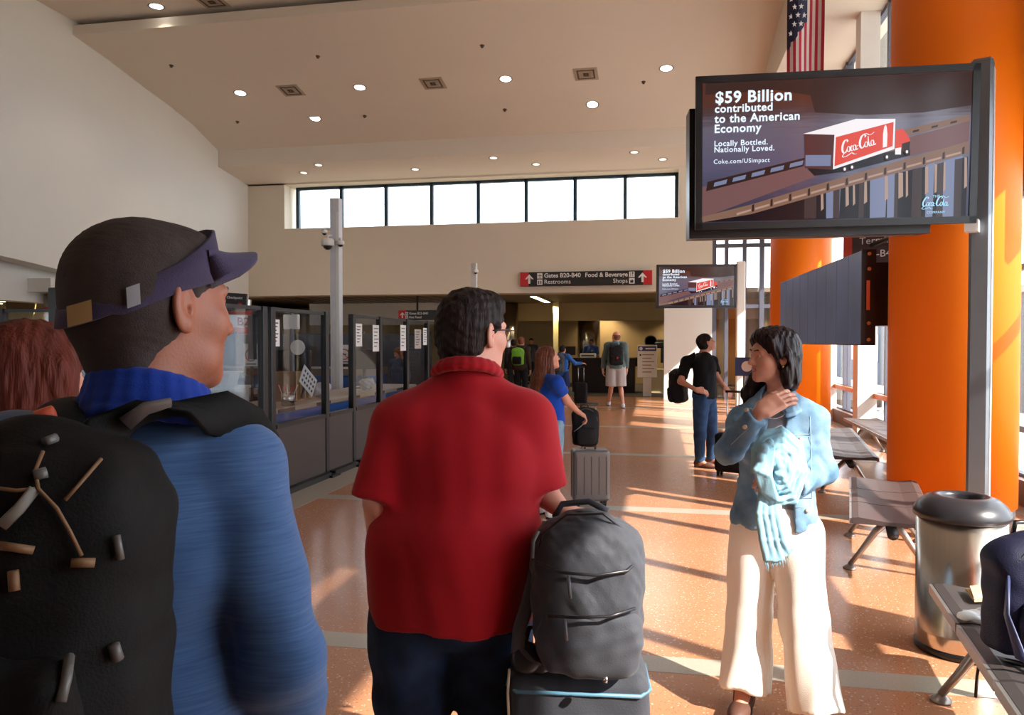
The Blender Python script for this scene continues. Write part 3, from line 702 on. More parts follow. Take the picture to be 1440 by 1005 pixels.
# brown sign behind the big display
p = at(1226, 345, 9.2); t = thing('hanging_sign', 'dark terminal sign hung behind the video wall, half hidden by display', 'sign', p); M4 = frame((0, 0, 0), (1, -.45, 0), (0, 0, 1))
MB().box(-.32, -.24, -.06, .5, .2, 0).build('board', mat('sign_brownish', (62, 46, 48), .4), t, False, M4); MB().box(-.32, -.24, 0, -.22, .2, .004).build('red_end', mat('sign_red_o', (190, 60, 40), .5), t, False, M4)
text('Terminal', .12, M4 @ Matrix.Translation((-.14, .02, .002)), SIGNW, t); text('B20-B40', .12, M4 @ Matrix.Translation((-.14, -.14, .002)), SIGNW, t)
MB().cyl((0, -.03, 0), (2.56-p[0], 7.85-p[1], 0), .03, n=8).build('bracket_arm', BLKP, t)

# flag
FY = 11.2   # hung clear of the bulkhead beside it
fx0 = ony(1107, 50, FY)[0]; fx1 = ony(1159, 50, FY)[0]; fz0 = ony(1130, 128, FY)[2]; FH = 6.93-fz0; Wf = fx1-fx0
t = thing('national_flag', 'striped flag with white stars on blue hanging above the big display', 'flag', ((fx0+fx1)/2, FY, fz0))
n = 13
def fz(x, z): return .05*math.sin(x*14)+.02*math.sin(z*3+x*5)
FR = mat('flag_red', (176, 34, 58), .8); FWm = mat('flag_white', (214, 196, 184), .8); FB = mat('flag_blue', (34, 36, 62), .8)
for k in range(n):
    b = MB(); x0 = -Wf/2+Wf*k/n; x1 = x0+Wf/n
    for j in range(15):
        z0 = FH*j/15; z1 = FH*(j+1)/15
        b.poly([(x0, fz(x0, z0), z0), (x1, fz(x1, z0), z0), (x1, fz(x1, z1), z1), (x0, fz(x0, z1), z1)])
    b.build('stripe', FR if k % 2 == 0 else FWm, t, True)
b = MB(); bx = Wf*.54
for j in range(11):
    for i in range(6):
        z0 = .55+(FH-.55)*j/11; z1 = .55+(FH-.55)*(j+1)/11; x0 = -Wf/2+bx*i/6; x1 = -Wf/2+bx*(i+1)/6
        # the canton's lower edge runs up towards the right, as the cloth falls
        c0 = max(z0, .55+(x0+Wf/2)*1.5); c1 = max(z0, .55+(x1+Wf/2)*1.5)
        if c0 < z1 and c1 < z1: b.poly([(x0, fz(x0, c0)-.012, c0), (x1, fz(x1, c1)-.012, c1), (x1, fz(x1, z1)-.012, z1), (x0, fz(x0, z1)-.012, z1)])
b.build('canton', FB, t, True)
for j in range(10):
    for i in range(3):
        cx = -Wf/2+.045+i*.085+(.042 if j % 2 else 0); cz = .56+j*.115
        if cz < .60+(cx+Wf/2)*1.5 or cx > -Wf/2+bx-.03: continue
        b = MB(); y_ = fz(cx, cz)-.02
        b.poly([(cx+(.036 if q % 2 == 0 else .015)*math.sin(q*math.pi/5), y_, cz+(.044 if q % 2 == 0 else .018)*math.cos(q*math.pi/5)) for q in range(10)])
        b.build('star', SIGNW, t)
MB().cyl((-Wf/2-.1, 0, FH+.02), (Wf/2+.1, 0, FH+.02), .02, n=10).build('pole', ALU, t)

t = thing('airside_building', 'dark grey low airside building seen through the window wall', 'building', (12, 34, -.3))
MB().box(-2.5, -16, 0, 3, 20, 3.2).build('wall', mat('airside_grey', (70, 74, 84), .7), t); MB().box(-2.6, -16.1, 3.2, 3.1, 20.1, 3.4).build('roof', GREYP, t)
for k in range(8): MB().box(-2.52, -14+k*4, 1.0, -2.49, -12+k*4, 2.2).build('window', mat('airside_window', (40, 60, 90), .1), t)
# ================================================================== GLASS PARTITION
px_ = -3.87
t = thing('glass_partition', 'black framed security partition with glass over brown panels, along the left side', 'partition', (px_, 7.0, 0))
def lb_(x0, y0, z0, x1, y1, z1, name, m, bev=0, par=None): return MB().box(x0-px_, y0-7.0, z0, x1-px_, y1-7.0, z1, bev).build(name, m, par or t)
posts = [4.4, 5.75, 7.06, 7.22, 8.52, 9.34, 10.32, 11.5, 12.6, 13.8]
for y in posts:
    lb_(px_-.035, y-.045, 0.03, px_+.035, y+.045, 1.95, 'post', BLACKM, .006); lb_(px_-.14, y-.12, 0, px_+.14, y+.12, .03, 'foot_plate', BLACKM)
for y0, y1 in zip(posts, posts[1:]):
    if y1-y0 < .3: continue
    lb_(px_-.025, y0+.06, .06, px_+.025, y1-.06, .70, 'lower_panel', BROWNP)
    lb_(px_-.035, y0+.06, .70, px_+.035, y1-.06, .745, 'middle_rail', BLACKM); lb_(px_-.045, y0+.06, .0, px_+.10, y1-.06, .06, 'bottom_rail', BLACKM)
    if abs(y0-8.52) < .01: continue
    lb_(px_-.02, y0+.06, 1.91, px_+.02, y1-.06, 1.945, 'top_rail', BLACKM); lb_(px_-.004, y0+.06, .745, px_+.004, y1-.06, 1.91, 'glass_panel', GLSP)
t['label'] = 'black framed security partition with glass over brown panels, along the left side'
# the part that turns away to the left
t3 = thing('glass_partition', 'black framed glass partition leg turning away left at the visor man', 'partition', (px_-.06, 7.1, 0))
for x in (-1.5, -3.0): MB().box(x-.04, -.04, 0, x+.04, .04, 1.95).build('post', BLACKM, t3)
for x0, x1 in ((-1.45, -.02), (-2.95, -1.55)):
    MB().box(x0, -.02, 1.91, x1, .02, 1.945).build('top_rail', BLACKM, t3); MB().box(x0, -.03, .70, x1, .03, .745).build('middle_rail', BLACKM, t3); MB().box(x0, -.004, .745, x1, .004, 1.91).build('glass_panel', GLSP, t3); MB().box(x0, -.02, .06, x1, .02, .70).build('lower_panel', BROWNP, t3)
MB().box(-.10, -.04, 1.42, -.05, .04, 1.86).build('black_box', BLKP, t3)
# sheets of paper on the glass
def sheet(x0, x1, yt, yb, lb, X=px_+.012, lines=6, m=PAPER):
    a = onx(x0, (yt+yb)/2, X); c = onx(x1, (yt+yb)/2, X); zt = onx((x0+x1)/2, yt, X)[2]; zb = onx((x0+x1)/2, yb, X)[2]
    w_ = abs(c[1]-a[1]); h = zt-zb; s = thing('paper_notice', lb, 'notice', (X, (a[1]+c[1])/2, (zt+zb)/2)); M4 = frame((0, 0, 0), (0, 1, 0), (0, 0, 1))
    MB().box(-w_/2, -h/2, 0, w_/2, h/2, .002).build('sheet', m, s, False, M4)
    b = MB()
    for k in range(lines): zz = h/2-(k+1)*h/(lines+1.5); b.box(-w_*.32, zz-.006, .002, w_*(.3-.12*((k*7) % 3)), zz+.006, .003)
    b.build('print', INK, s, False, M4); return s
sheet(383, 393, 449, 487, 'white paper notice on the first glass panel, upper left corner'); sheet(500, 509, 455, 487, 'white notice at the left edge of the second glass section')
sheet(524, 534, 457, 494, 'white arched notice left of the post above the woman behind glass'); sheet(563, 571, 457, 493, 'white arched notice on the third glass section'); sheet(583, 592, 463, 490, 'greyish notice sheet close to the red shirt', m=mat('aged_paper', (176, 168, 160), .7)); sheet(595, 601, 461, 485, 'narrow white notice next to the man in red')
# no-entry sign standing on machines behind
def nosign(px, py, d, s, lb):
    p = at(px, py, d); t = thing('prohibition_sign', lb, 'sign', p); M4 = frame((0, 0, 0), (1, 0, 0), (0, 0, 1))
    MB().box(-s*.5, -s*.7, -.01, s*.5, s*.7, 0).build('board', PAPER, t, False, M4)
    b = MB(); r = s*.34
    for k in range(24):
        a0, a1 = k*math.pi/12, (k+1)*math.pi/12; b.poly([(r*math.cos(a0), r*math.sin(a0), .002), (r*1.2*math.cos(a0), r*1.2*math.sin(a0), .002), (r*1.2*math.cos(a1), r*1.2*math.sin(a1), .002), (r*math.cos(a1), r*math.sin(a1), .002)])
    b.prism([(-r*.75, r*.65, .002), (-r*.65, r*.75, .002), (r*.75, -r*.65, .002), (r*.65, -r*.75, .002)], (0, 0, .001)); b.build('ring', RED, t, False, M4)
    MB().box(-r*.5, -r*.1, .001, r*.5, r*.1, .0015).build('pictogram', INK, t, False, M4); MB().box(-r, -s*.6, .001, r, -s*.53, .002).build('print', INK, t, False, M4)
    MB().box(-.015, -p[2], -.03, .015, 0, -.012).build('stand', BLKP, t, False, M4)
nosign(353, 499, 9.6, .20, 'white no-entry sign with red ring behind the glass beside the visor man'); nosign(484, 498, 14.8, .26, 'white no-entry sign with red ring just right of the camera pole')
# ---------------------------------------------------------------- security area behind the glass
t = thing('counter', 'long counter with blue front panel right behind the glass partition', 'counter', (-4.5, 10.5, 0))
MB().box(-.36, -3.0, .1, .34, 2.2, .80).build('cabinet', BLUEP, t); MB().box(-.42, -3.05, .80, .40, 2.25, .86, .01).build('worktop', WOODT, t); MB().box(-.3, -2.9, 0, .28, 2.1, .1).build('plinth', BLKP, t)
for k in range(5): MB().box(.34, -2.7+k*.98, .81, .405, -2.3+k*.98, .85).build('edge_clip', INK, t)
t = thing('baggage_scanner', 'blue baggage scanner with grey rollers seen left through the glass', 'machine', (-8.0, 10.6, 0))
MB().box(-.6, -3.3, .55, .5, -.6, .95, .02).build('conveyor_body', BLUEP, t); MB().box(-.65, -3.35, .95, .55, -.6, 1.0).build('roller_bed', WOODT, t)
MB().box(-.7, -.6, .3, .6, 1.5, 1.55, .05).build('tunnel', mat('scanner_grey', (120, 118, 120), .5), t); MB().box(-.4, -.62, .95, .35, -.58, 1.4).build('curtain', BLKP, t)
for x in (-.5, .4):
    for y in (-3.1, -1.0, 1.2): MB().box(x-.04, y-.04, 0, x+.04, y+.04, .56).build('leg', BLKP, t)
t = thing('conveyor_table', 'lower blue panelled conveyor table behind the visor man', 'table', (-6.35, 8.6, 0))
MB().box(-.4, -1.4, .3, .35, 1.3, .80, .02).build('panel_body', BLUEP, t); MB().box(-.45, -1.45, .80, .4, 1.35, .85).build('table_top', WOODT, t); MB().box(-.35, -1.3, 0, .3, 1.2, .3).build('plinth', BLKP, t)
t = thing('conveyor_table', 'far blue machine row with a brown top, seen left of camera pole', 'table', (-8.4, 13.2, 0))
MB().box(-2.5, -.5, .5, 3.4, .5, 1.0, .02).build('panel_body', BLUEP, t); MB().box(-2.6, -.55, 1.0, 3.4, .55, 1.12).build('table_top', mat('dull_brown', (112, 98, 88), .5), t); MB().box(-2.4, -.4, 0, 3.5, .4, .5).build('plinth', BLKP, t)
t = thing('screening_wall', 'dark grey security screen panels standing far behind the glass', 'partition', (-8.0, 14.6, 0))
DG = mat('dark_grey_panel', (72, 72, 78), .4)
for k in range(5): MB().box(-3.4+k*1.4, -.03, .1, -2.05+k*1.4, .03, 1.75).build('panel', DG, t); MB().box(-2.05+k*1.4, -.04, 0, -2.0+k*1.4, .04, 1.8).build('post', BLKP, t)
def bin_(p, sx, sy, h, lb, m, rz=0, grp=None):
    t = thing('plastic_bin', lb, 'bin', p, rz, grp); b = MB()
    ring = lambda s, z: [(-sx*s, -sy*s, z), (sx*s, -sy*s, z), (sx*s, sy*s, z), (-sx*s, sy*s, z)]
    A = [[b.b.verts.new(v) for v in ring(s, z)] for s, z in ((.86, 0), (1, h), (1.08, h), (1.08, h-.02), (.97, h-.01), (.84, .015))]
    b.b.faces.new(A[0][::-1]); b.b.faces.new(A[-1])
    for a, c in zip(A, A[1:]):
        for k in range(4): b.b.faces.new((a[k], a[(k+1) % 4], c[(k+1) % 4], c[k]))
    b.build('tub', m, t); MB().box(-.06, -sy*1.08-.006, h-.05, .06, -sy*1.0, h-.025).build('handle', m, t); return t
q = at(296, 560, 9.3); bin_((q[0], q[1], 1.065),   .30, .2, .17, 'white plastic tub standing above the visor man shoulder strap, behind glass', WHITEP, .2)
t = thing('white_cabinet', 'white box cabinet with a slanted lid below the white tub', 'cabinet', (q[0]+.0, q[1]+.05, 0), .15)
MB().box(-.36, -.24, .0, .36, .24, 1.02, .01).build('body', WHITEP, t); MB().box(-.38, -.26, 1.02, .38, .26, 1.06, .01).build('lid', WHITEP, t); MB().box(.1, -.255, .5, .25, -.24, .52).build('handle', ALU, t)
q = np.array([-6.35, 9.6, 0]); bin_((q[0], q[1], .852), .3, .22, .13, 'grey tray on the blue conveyor table behind the glass', mat('bin_grey', (150, 148, 146), .5), .3)
q = at(622, 545, 12)
for k, (px, py, d, lb) in enumerate(((445, 566, 9.2, 'wooden slatted tray rack on the counter'), )):
    q = onx(px, py, -4.55); t = thing('tray_rack', lb, 'rack', (-4.55, q[1]-.8, .86)); WD = mat('pale_wood', (150, 120, 88), .6)
    for j in range(4): MB().box(-.2, -.2+j*.12, 0, .2, -.17+j*.12, .36).build('divider', WD, t)
    MB().box(-.22, -.22, 0, .22, .2, .02).build('base', WD, t)
def clutter():
    y = onx(405, 575, -4.2)[1]
    t = thing('steel_cup', 'steel cup holding red pens on the counter behind the first glass panel', 'cup', (-4.2, y, .86)); MB().lathe([(.0001, 0), (.075, 0), (.082, .15), (.078, .15), (.07, .01), (.0001, .01)], 24).build('body', STEEL, t, True)
    RP = mat('red_pen', (196, 60, 60), .5)
    for k in range(9): a = k*.7; MB().cyl((.03*math.cos(a), .03*math.sin(a), .02), (.12*math.cos(a), .12*math.sin(a), .24), .006, n=6).build('pen', RP if k % 3 else SIGNW, t)
    y = onx(431, 545, -4.12)[1]
    t = thing('price_board', 'white diamond tilted card with rows of small pictures behind the glass', 'notice', (-4.1, y, 1.13)); M4 = frame((0, 0, 0), (.1, .8, -.6), (0, .6, .8))
    MB().box(-.17, -.12, 0, .17, .12, .004).build('card', PAPER, t, False, M4)
    for i in range(5):
        for j in range(3): MB().box(-.13+i*.06, -.08+j*.065, .004, -.10+i*.06, -.05+j*.065, .006).build('picture', INK if (i+j) % 3 else SIGNBLUE, t, False, M4)
    MB().box(-.01, -.24, -.03, .01, 0, -.002).build('stand', BLKP, t, False, M4)
    for px, d, h, lb in ((412, 10.8, .55, 'black monitor on an arm behind the glass, above the cup'), (512, 12.2, .5, 'black monitor behind the second glass section')):
        q = at(px, 500, d); t = thing('monitor', lb, 'monitor', (q[0], q[1], .86), .3)
        MB().box(-.25, -.02, .3, .25, .02, .62, .01).build('screen', BLKP, t); MB().cyl((0, .03, 0), (0, .03, .45), .025).build('arm', BLKP, t); MB().box(-.12, -.1, 0, .12, .12, .015).build('foot', BLKP, t)
    t = thing('machine_pedestal', 'grey pedestal desk that carries monitors behind glass', 'desk', (-5.75, 10.7, 0)); MB().box(-.5, -.7, 0, .4, 1.2, .82).build('body', DG, t); MB().box(-.55, -.75, .82, .45, 1.25, .86).build('desk_top', WOODT, t)
    for px, py, d, lb, s in ((455, 525, 9.4, 'clear plastic bag of small items on counter beside the post', .13), (497, 550, 10.2, 'crumpled clear bag left of the second glass section', .12), (630, 0, 0, '', 0)):
        if not lb: continue
        q = onx(px, py, -4.35); t_ = Field().ell((0, 0, s*.7), (s, s*.8, s*.7), k=.03).ell((s*.5, 0, s*1.1), (s*.5, s*.5, s*.4), k=.05)
        o = t_.mesh('plastic_bag', .018, mat('bag_clear', (196, 198, 204), .2, spec=.8), None, waves(int(px), .02, .09)); o.location = (-4.35, q[1]+(.5 if px > 480 else -.1), .87); setp(o, lb, 'bag')
    for k, (px, py, lb) in enumerate(((440, 470, 'round white clock face on an equipment post behind glass'), )):
        q = at(px-24, 491, 10.3); t = thing('equipment_post', lb, 'stand', (q[0]-.05, q[1], .86)); MB().cyl((0, 0, 0), (0, 0, 1.15), .03).build('rod', ALU, t); MB().cyl((.1, -.04, .66), (.1, -.06, .66), .1, n=20).build('dial', PAPER, t); MB().box(-.12, -.03, .9, .1, .03, 1.1, .01).build('head_box', WHITEP, t)
clutter()
# camera pole
def dome(t, p, s, arm):
    p = Vector(p)
    MB().lathe([(.0001, 0), (s*.8, -.01*s), (s, -.3*s), (s, -1.0*s), (s*.9, -1.1*s), (.0001, -1.1*s)], 20, c=p).build('camera_housing', WHITEP, t, True)
    MB().lathe([(s*.7, -1.1*s), (s*.62, -1.4*s), (s*.3, -1.65*s), (.0001, -1.7*s)], 16, c=p).build('camera_lens', BLKP, t, True)
    MB().tube([p+Vector((0, 0, -.1*s)), p+Vector((0, 0, .5*s)), p+Vector((arm[0]*.6, arm[1], .6*s)), p+Vector((arm[0], arm[1], .2*s))], .018).build('camera_bracket', WHITEP, t, True)
q = at(473.5, 500, 12.6); t = thing('camera_pole', 'tall white square pole with three dome cameras rising behind the partition', 'pole', (q[0], q[1], 0))
MB().box(-.08, -.07, .02, .08, .07, 3.93, .006).build('post', mat('pole_white', (206, 208, 212), .5), t); MB().box(-.14, -.14, 0, .14, .14, .02).build('base_plate', ALU, t); MB().box(.03, -.075, .1, .075, -.07, 3.7).build('cover', WHITEP, t)
dome(t, (-.08, -.15, 3.26), .105, (.05, .1)); dome(t, (-.16, -.1, 3.41), .05, (.1, .05)); dome(t, (.12, -.1, 3.23), .06, (-.05, .05))
q = at(667, 500, 17.5); t = thing('camera_pole', 'thin white pole rising above the head of the man in red', 'pole', (q[0], q[1], 0)); MB().box(-.06, -.06, 0, .06, .06, 3.38, .005).build('post', mat('pole_white2', (210, 208, 204), .5), t); dome(t, (.06, -.1, 3.22), .06, (-.02, .05))
# ---------------------------------------------------------------- low room furniture
def at_y(px, py, y): return ony(px, py, y)
y = 24.6; x0 = at_y(806, 500, y)[0]; x1 = at_y(936, 500, y)[0]
t = thing('service_desk', 'long black service desk in front of the uniformed attendant', 'desk', ((x0+x1)/2, y, 0)); w_ = (x1-x0)/2
MB().box(-w_, -.35, 0, w_*.35, .35, 1.02, .01).build('body', BLKP, t); MB().box(-w_-.04, -.4, 1.02, w_*.37, .4, 1.08, .01).build('desk_top', BLACKM, t); MB().box(w_*.38, -.3, .68, w_+.3, .4, .73).build('side_shelf', TAN, t); MB().box(w_*.62, -.25, 0, w_*.95, .3, .68).build('drawer_unit', TAN, t)
t = thing('back_cabinet', 'tall dark cabinet at the right end behind the notice stand', 'cabinet', (x1+.35, 25.9, 0)); MB().box(-.5, -.3, .9, .6, .3, 1.38).build('upper_box', BLKP, t); MB().box(-.42, -.28, 0, .5, .28, .9).build('lower_box', mat('cab_grey', (92, 84, 72), .6), t)
q = at_y(915, 486, 25.9); t = thing('wall_clock', 'round black-rimmed clock standing on the dark cabinet', 'clock', (q[0], 25.8, 1.6)); MB().lathe([(.0001, .0), (.17, 0), (.17, .03), (.2, .03), (.2, -.02), (.0001, -.02)], 28).build('rim', BLKP, t, False, frame((0, 0, 0), (1, 0, 0), (0, 0, 1))); MB().lathe([(.0001, .005), (.165, .005)], 28).build('face', TAN, t, False, frame((0, 0, 0), (1, 0, 0), (0, 0, 1)))
MB().box(-.004, -.03, .0, .004, -.026, .13).build('hand', BLKP, t)
q = at_y(930, 492, 25.9); t = thing('office_printer', 'black printer on the dark cabinet beside clock', 'printer', (q[0], 25.9, 1.38)); MB().box(-.22, -.2, 0, .25, .2, .2, .03).build('body', BLKP, t); MB().box(-.16, -.1, .2, .2, .2, .28, .03).build('feeder', BLKP, t)
for px, py, lb in ((800, 493, 'small black monitor on the desk left of the attendant'), (901, 505, 'black monitor low on the desk right of the man in shorts')):
    q = at_y(px, py, 24.5); t = thing('monitor', lb, 'monitor', (q[0], 24.6, 1.08 if px < 850 else .735)); MB().box(-.2, -.02, .08, .2, .02, .36, .01).build('screen', BLKP, t); MB().cyl((0, .03, 0), (0, .03, .2), .02, n=8).build('stand', BLKP, t); MB().box(-.1, -.06, 0, .1, .08, .012).build('foot', BLKP, t)
q = at_y(808, 500, 24.4); t = thing('desk_printer', 'white boxy printer on the desk beside the monitor', 'printer', (q[0]+.42, 24.5, 1.08)); MB().box(-.25, -.15, 0, .25, .15, .14, .02).build('body', WHITEP, t); MB().box(-.2, -.16, .05, .2, -.149, .09).build('tray', BLKP, t)
q = at_y(910, 557, 22.7); t = thing('notice_stand', 'white floor stand with blue-topped information board near the pier', 'sign', (q[0], 22.7, 0), 0); MB().box(-.12, -.04, .0, .12, .04, 1.05).build('post', WHITEP, t); MB().box(-.28, -.07, .55, .28, -.03, 1.5, .01).build('board', WHITEP, t)
MB().box(-.26, -.078, 1.32, .26, -.07, 1.46).build('header', SIGNBLUE, t); MB().cyl((-.18, -.078, 1.39), (-.18, -.084, 1.39), .05, n=14).build('emblem', SIGNW, t); MB().box(-.05, -.082, 1.37, .22, -.078, 1.41).build('print', SIGNW, t)
b = MB()
for k in range(6): b.box(-.14, -.074, 1.2-k*.1, .2-.08*(k % 2), -.07, 1.225-k*.1)
b.build('print', mat('faint_ink', (140, 132, 122), .8), t); MB().box(-.22, -.076, 1.18, -.17, -.07, 1.23).build('symbol', INK, t)
GRN = mat('plant_green', (60, 96, 50), .7)
# added fill lamps that brighten the low room and the hall at left
def fill_light(p, e, lb, col=(1, .80, .52), sz=2.2):
    t = thing('ceiling_light', lb, 'light', p); MB().lathe([(.1, .0), (.13, .003), (.13, -.01), (.1, -.012)], 20).build('trim_ring', RIMM, t, True); MB().lathe([(.0001, -.004), (.1, -.004)], 20).build('lamp', emit('fill_lamp', (255, 224, 170), 5), t)
    ld = bpy.data.lights.new('lamp', 'SPOT'); ld.energy = e; ld.spot_size = sz; ld.spot_blend = .5; ld.shadow_soft_size = .08; ld.color = col; ld.energy = e*2.2; lo = bpy.data.objects.new('lamp_light', ld); COL.objects.link(lo); lo.parent = t; lo.location = (0, 0, -.03)
fill_light((-3.6, 26.3, 2.97), 90, 'added fill light in the low ceiling close to the pale post'); fill_light((-.3, 25.2, 2.97), 50, 'added fill light in the low ceiling above the man in shorts'); fill_light((2.2, 25.0, 2.97), 60, 'added fill light in the low ceiling at the right end of desk')
fill_light((-7.5, 24.8, 2.97), 90, 'added fill light in the low ceiling behind the left gate sign'); fill_light((-2, 28.8, 2.97), 60, 'added fill light behind the curved header near desk'); fill_light((1.0, 28.7, 2.97), 60, 'added fill light behind the curved header at right')
fill_light((-15, 17, 2.6), 120, 'added fill light in the left hall between the metal columns'); fill_light((-17, 12, 2.6), 90, 'added fill light in the left hall at the far left')
# ---------------------------------------------------------------- trash can
q = onz(1345, 905, 0); q = np.array([1.55, 4.33, 0])
t = thing('trash_can', 'round stainless steel trash can with black domed lid beside the seats', 'trash can', q)
MB().lathe([(.205, .03), (.21, .04), (.21, .10), (.2115, .105), (.2115, .115), (.21, .12), (.21, .70)], 64).build('body', STEEL, t, True)
MB().lathe([(.2, 0), (.214, .005), (.214, .035), (.2, .04)], 64).build('base_ring', BLKP, t, True)
MB().lathe([(.216, .69), (.226, .70), (.224, .725), (.205, .76), (.17, .79), (.13, .805), (.105, .802), (.098, .785), (.098, .70)], 64).build('lid', mat('bin_lid', (44, 42, 46), .32), t, True)
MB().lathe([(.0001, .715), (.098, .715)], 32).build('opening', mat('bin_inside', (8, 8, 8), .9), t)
# ---------------------------------------------------------------- tandem benches
SEATM = mat('seat_grey_brown', (84, 70, 68), .5, spec=.3, var=.06); SEATE = mat('seat_edge', (150, 146, 144), .35, .6); CAST = mat('cast_aluminium', (150, 140, 132), .32, .7)
def bench(x, y, bear, n, lb, pitch=.555, depth=.50, grp=None, z=.45, m=SEATM, legs=None):
    t = thing('tandem_bench', lb, 'bench', (x, y, 0), -bear, grp)
    for k in range(n):
        y0 = k*pitch+.01; y1 = (k+1)*pitch-.01
        b = MB(); pr = [(0, z-.02), (.01, z-.002), (.05, z+.004), (.2, z-.012), (.36, z-.012), (.46, z+.004), (depth, z-.006), (depth, z-.035), (.0, z-.04)]
        b.prism([(q[0], y0, q[1]) for q in pr], (0, y1-y0, 0)); b.build('seat', m, t)
        MB().box(-.006, y0, z-.045, .012, y1, z-.004).build('edge_trim', SEATE, t); MB().box(depth-.012, y0, z-.045, depth+.006, y1, z-.008).build('edge_trim', SEATE, t)
    MB().tube([(depth/2, -.02, z-.085), (depth/2, n*pitch+.02, z-.085)], .035, 12).build('beam', mat('beam_black', (40, 38, 40), .4), t, True)
    for yy in (legs or [.4, n*pitch-.4]):
        for s in (0, 1):
            b = MB(); xf = (.0 if s == 0 else depth); xc = depth/2
            b.tube([(xc, yy, z-.08), (xc+(xf-xc)*.35, yy, z-.17), (xc+(xf-xc)*.75, yy, .12), (xf, yy, .03)], [.04, .032, .024, .022], 10, flat=((0, 1, 0), .75)); b.build('leg', CAST, t, True)
            MB().lathe([(.0001, 0), (.045, 0), (.045, .008), (.02, .03), (.0001, .035)], 16, c=(xf, yy, 0)).build('foot', CAST, t, True)
        MB().box(.03, yy-.02, z-.06, depth-.03, yy+.02, z-.03).build('bracket', CAST, t)
    return t
bench(1.24, 5.32, math.radians(13), 3, 'brown three-seat bench standing left of the trash can and orange column', legs=[.42, 1.42])
bench(.99, 1.75, math.radians(7.5), 4, 'nearest grey bench at lower right carrying the navy backpack', legs=[.35, 1.95], m=mat('seat_grey', (66, 60, 60), .45))
bench(1.66, 8.2, math.radians(8), 5, 'farther grey bench behind the denim jacket woman', m=mat('seat_grey2', (84, 82, 84), .5, spec=.3))
bench(2.65, 9.0, math.radians(2), 6, 'reddish brown bench along the windows behind the orange column', depth=.46)
bench(1.55, 11.6, math.radians(3), 4, 'distant bench with chrome legs beside the man in black', m=mat('seat_grey3', (88, 82, 80), .45, spec=.3))
q = onz(1190, 560, .9); t = thing('blue_notice', 'small blue notice board standing behind man in black, left of the woman', 'notice', (at(1046, 548, 14.5)[0], at(1046, 548, 14.5)[1], 0)); MB().box(-.16, -.02, .95, .2, .02, 1.3).build('board', SIGNBLUE, t); MB().cyl((0, 0, 0), (0, 0, .95), .02, n=8).build('post', ALU, t); MB().cyl((.05, -.021, 1.13), (.05, -.026, 1.13), .1, n=18).build('emblem', SIGNW, t)
# ================================================================== PEOPLE
def skin(name, c, rough=.5): return mat(name, c, rough, var=.10, vs=14, bump=.08, bs=220, sub=.06)
SK1 = skin('skin_tanned', (158, 94, 68)); SK2 = skin('skin_fair_pink', (214, 150, 128)); SK3 = skin('skin_warm', (204, 142, 116)); SK4 = skin('skin_brown', (96, 62, 48))
LIP = mat('lips', (186, 104, 96), .4, var=.05); LIPM = mat('lips_dull', (166, 98, 84), .5, var=.05)
EYEW = mat('eye_white', (226, 222, 218), .2, var=0); IRIS = mat('iris_dark', (34, 22, 16), .15, var=0)
def hairm(name, c, bump=.6, rough=.6): return mat(name, c, rough, spec=.18, var=.5, vs=34, bump=bump*.8, bs=150, stretch=(1, 1, .10))
H_DK = hairm('hair_dark', (38, 28, 26)); H_VIS = mat('hair_short_brown', (52, 40, 36), .8, var=.5, vs=40, bump=.25, bs=500); H_BLK = hairm('hair_black_brown', (36, 22, 22), .5, .35); H_RED = hairm('hair_reddish', (92, 40, 30), .6)
H_BRN = hairm('hair_long_brown', (98, 54, 38), .6, .4); H_LT = hairm('hair_light_brown', (142, 88, 56), .5)
def cloth(name, c, bump=.12, bs=350, rough=.85, var=.1, vs=5, stretch=(1, 1, 1)): return mat(name, c, rough, var=var, vs=vs, bump=bump, bs=bs, sheen=(.12 if sum(c) > 150 else 0.0), spec=.2, stretch=stretch)
def heather(name, c, c2):
    m, N, L, b = _base(name); tc = N.new('ShaderNodeTexCoord'); mp = N.new('ShaderNodeMapping'); mp.inputs['Scale'].default_value = (14, 14, 320); mp.inputs['Rotation'].default_value = (.15, .2, 0); L.new(tc.outputs['Object'], mp.inputs[0])
    n = N.new('ShaderNodeTexNoise'); n.inputs['Scale'].default_value = 1.0; n.inputs['Detail'].default_value = 4; L.new(mp.outputs[0], n.inputs['Vector'])
    r = N.new('ShaderNodeMixRGB'); r.inputs[1].default_value = lin(c); r.inputs[2].default_value = lin(c2); L.new(n.outputs[0], r.inputs[0]); L.new(r.outputs[0], b.inputs['Base Color']); b.inputs['Roughness'].default_value = .8; b.inputs['Sheen Weight'].default_value = .2; b.inputs['Specular IOR Level'].default_value = .25
    return m
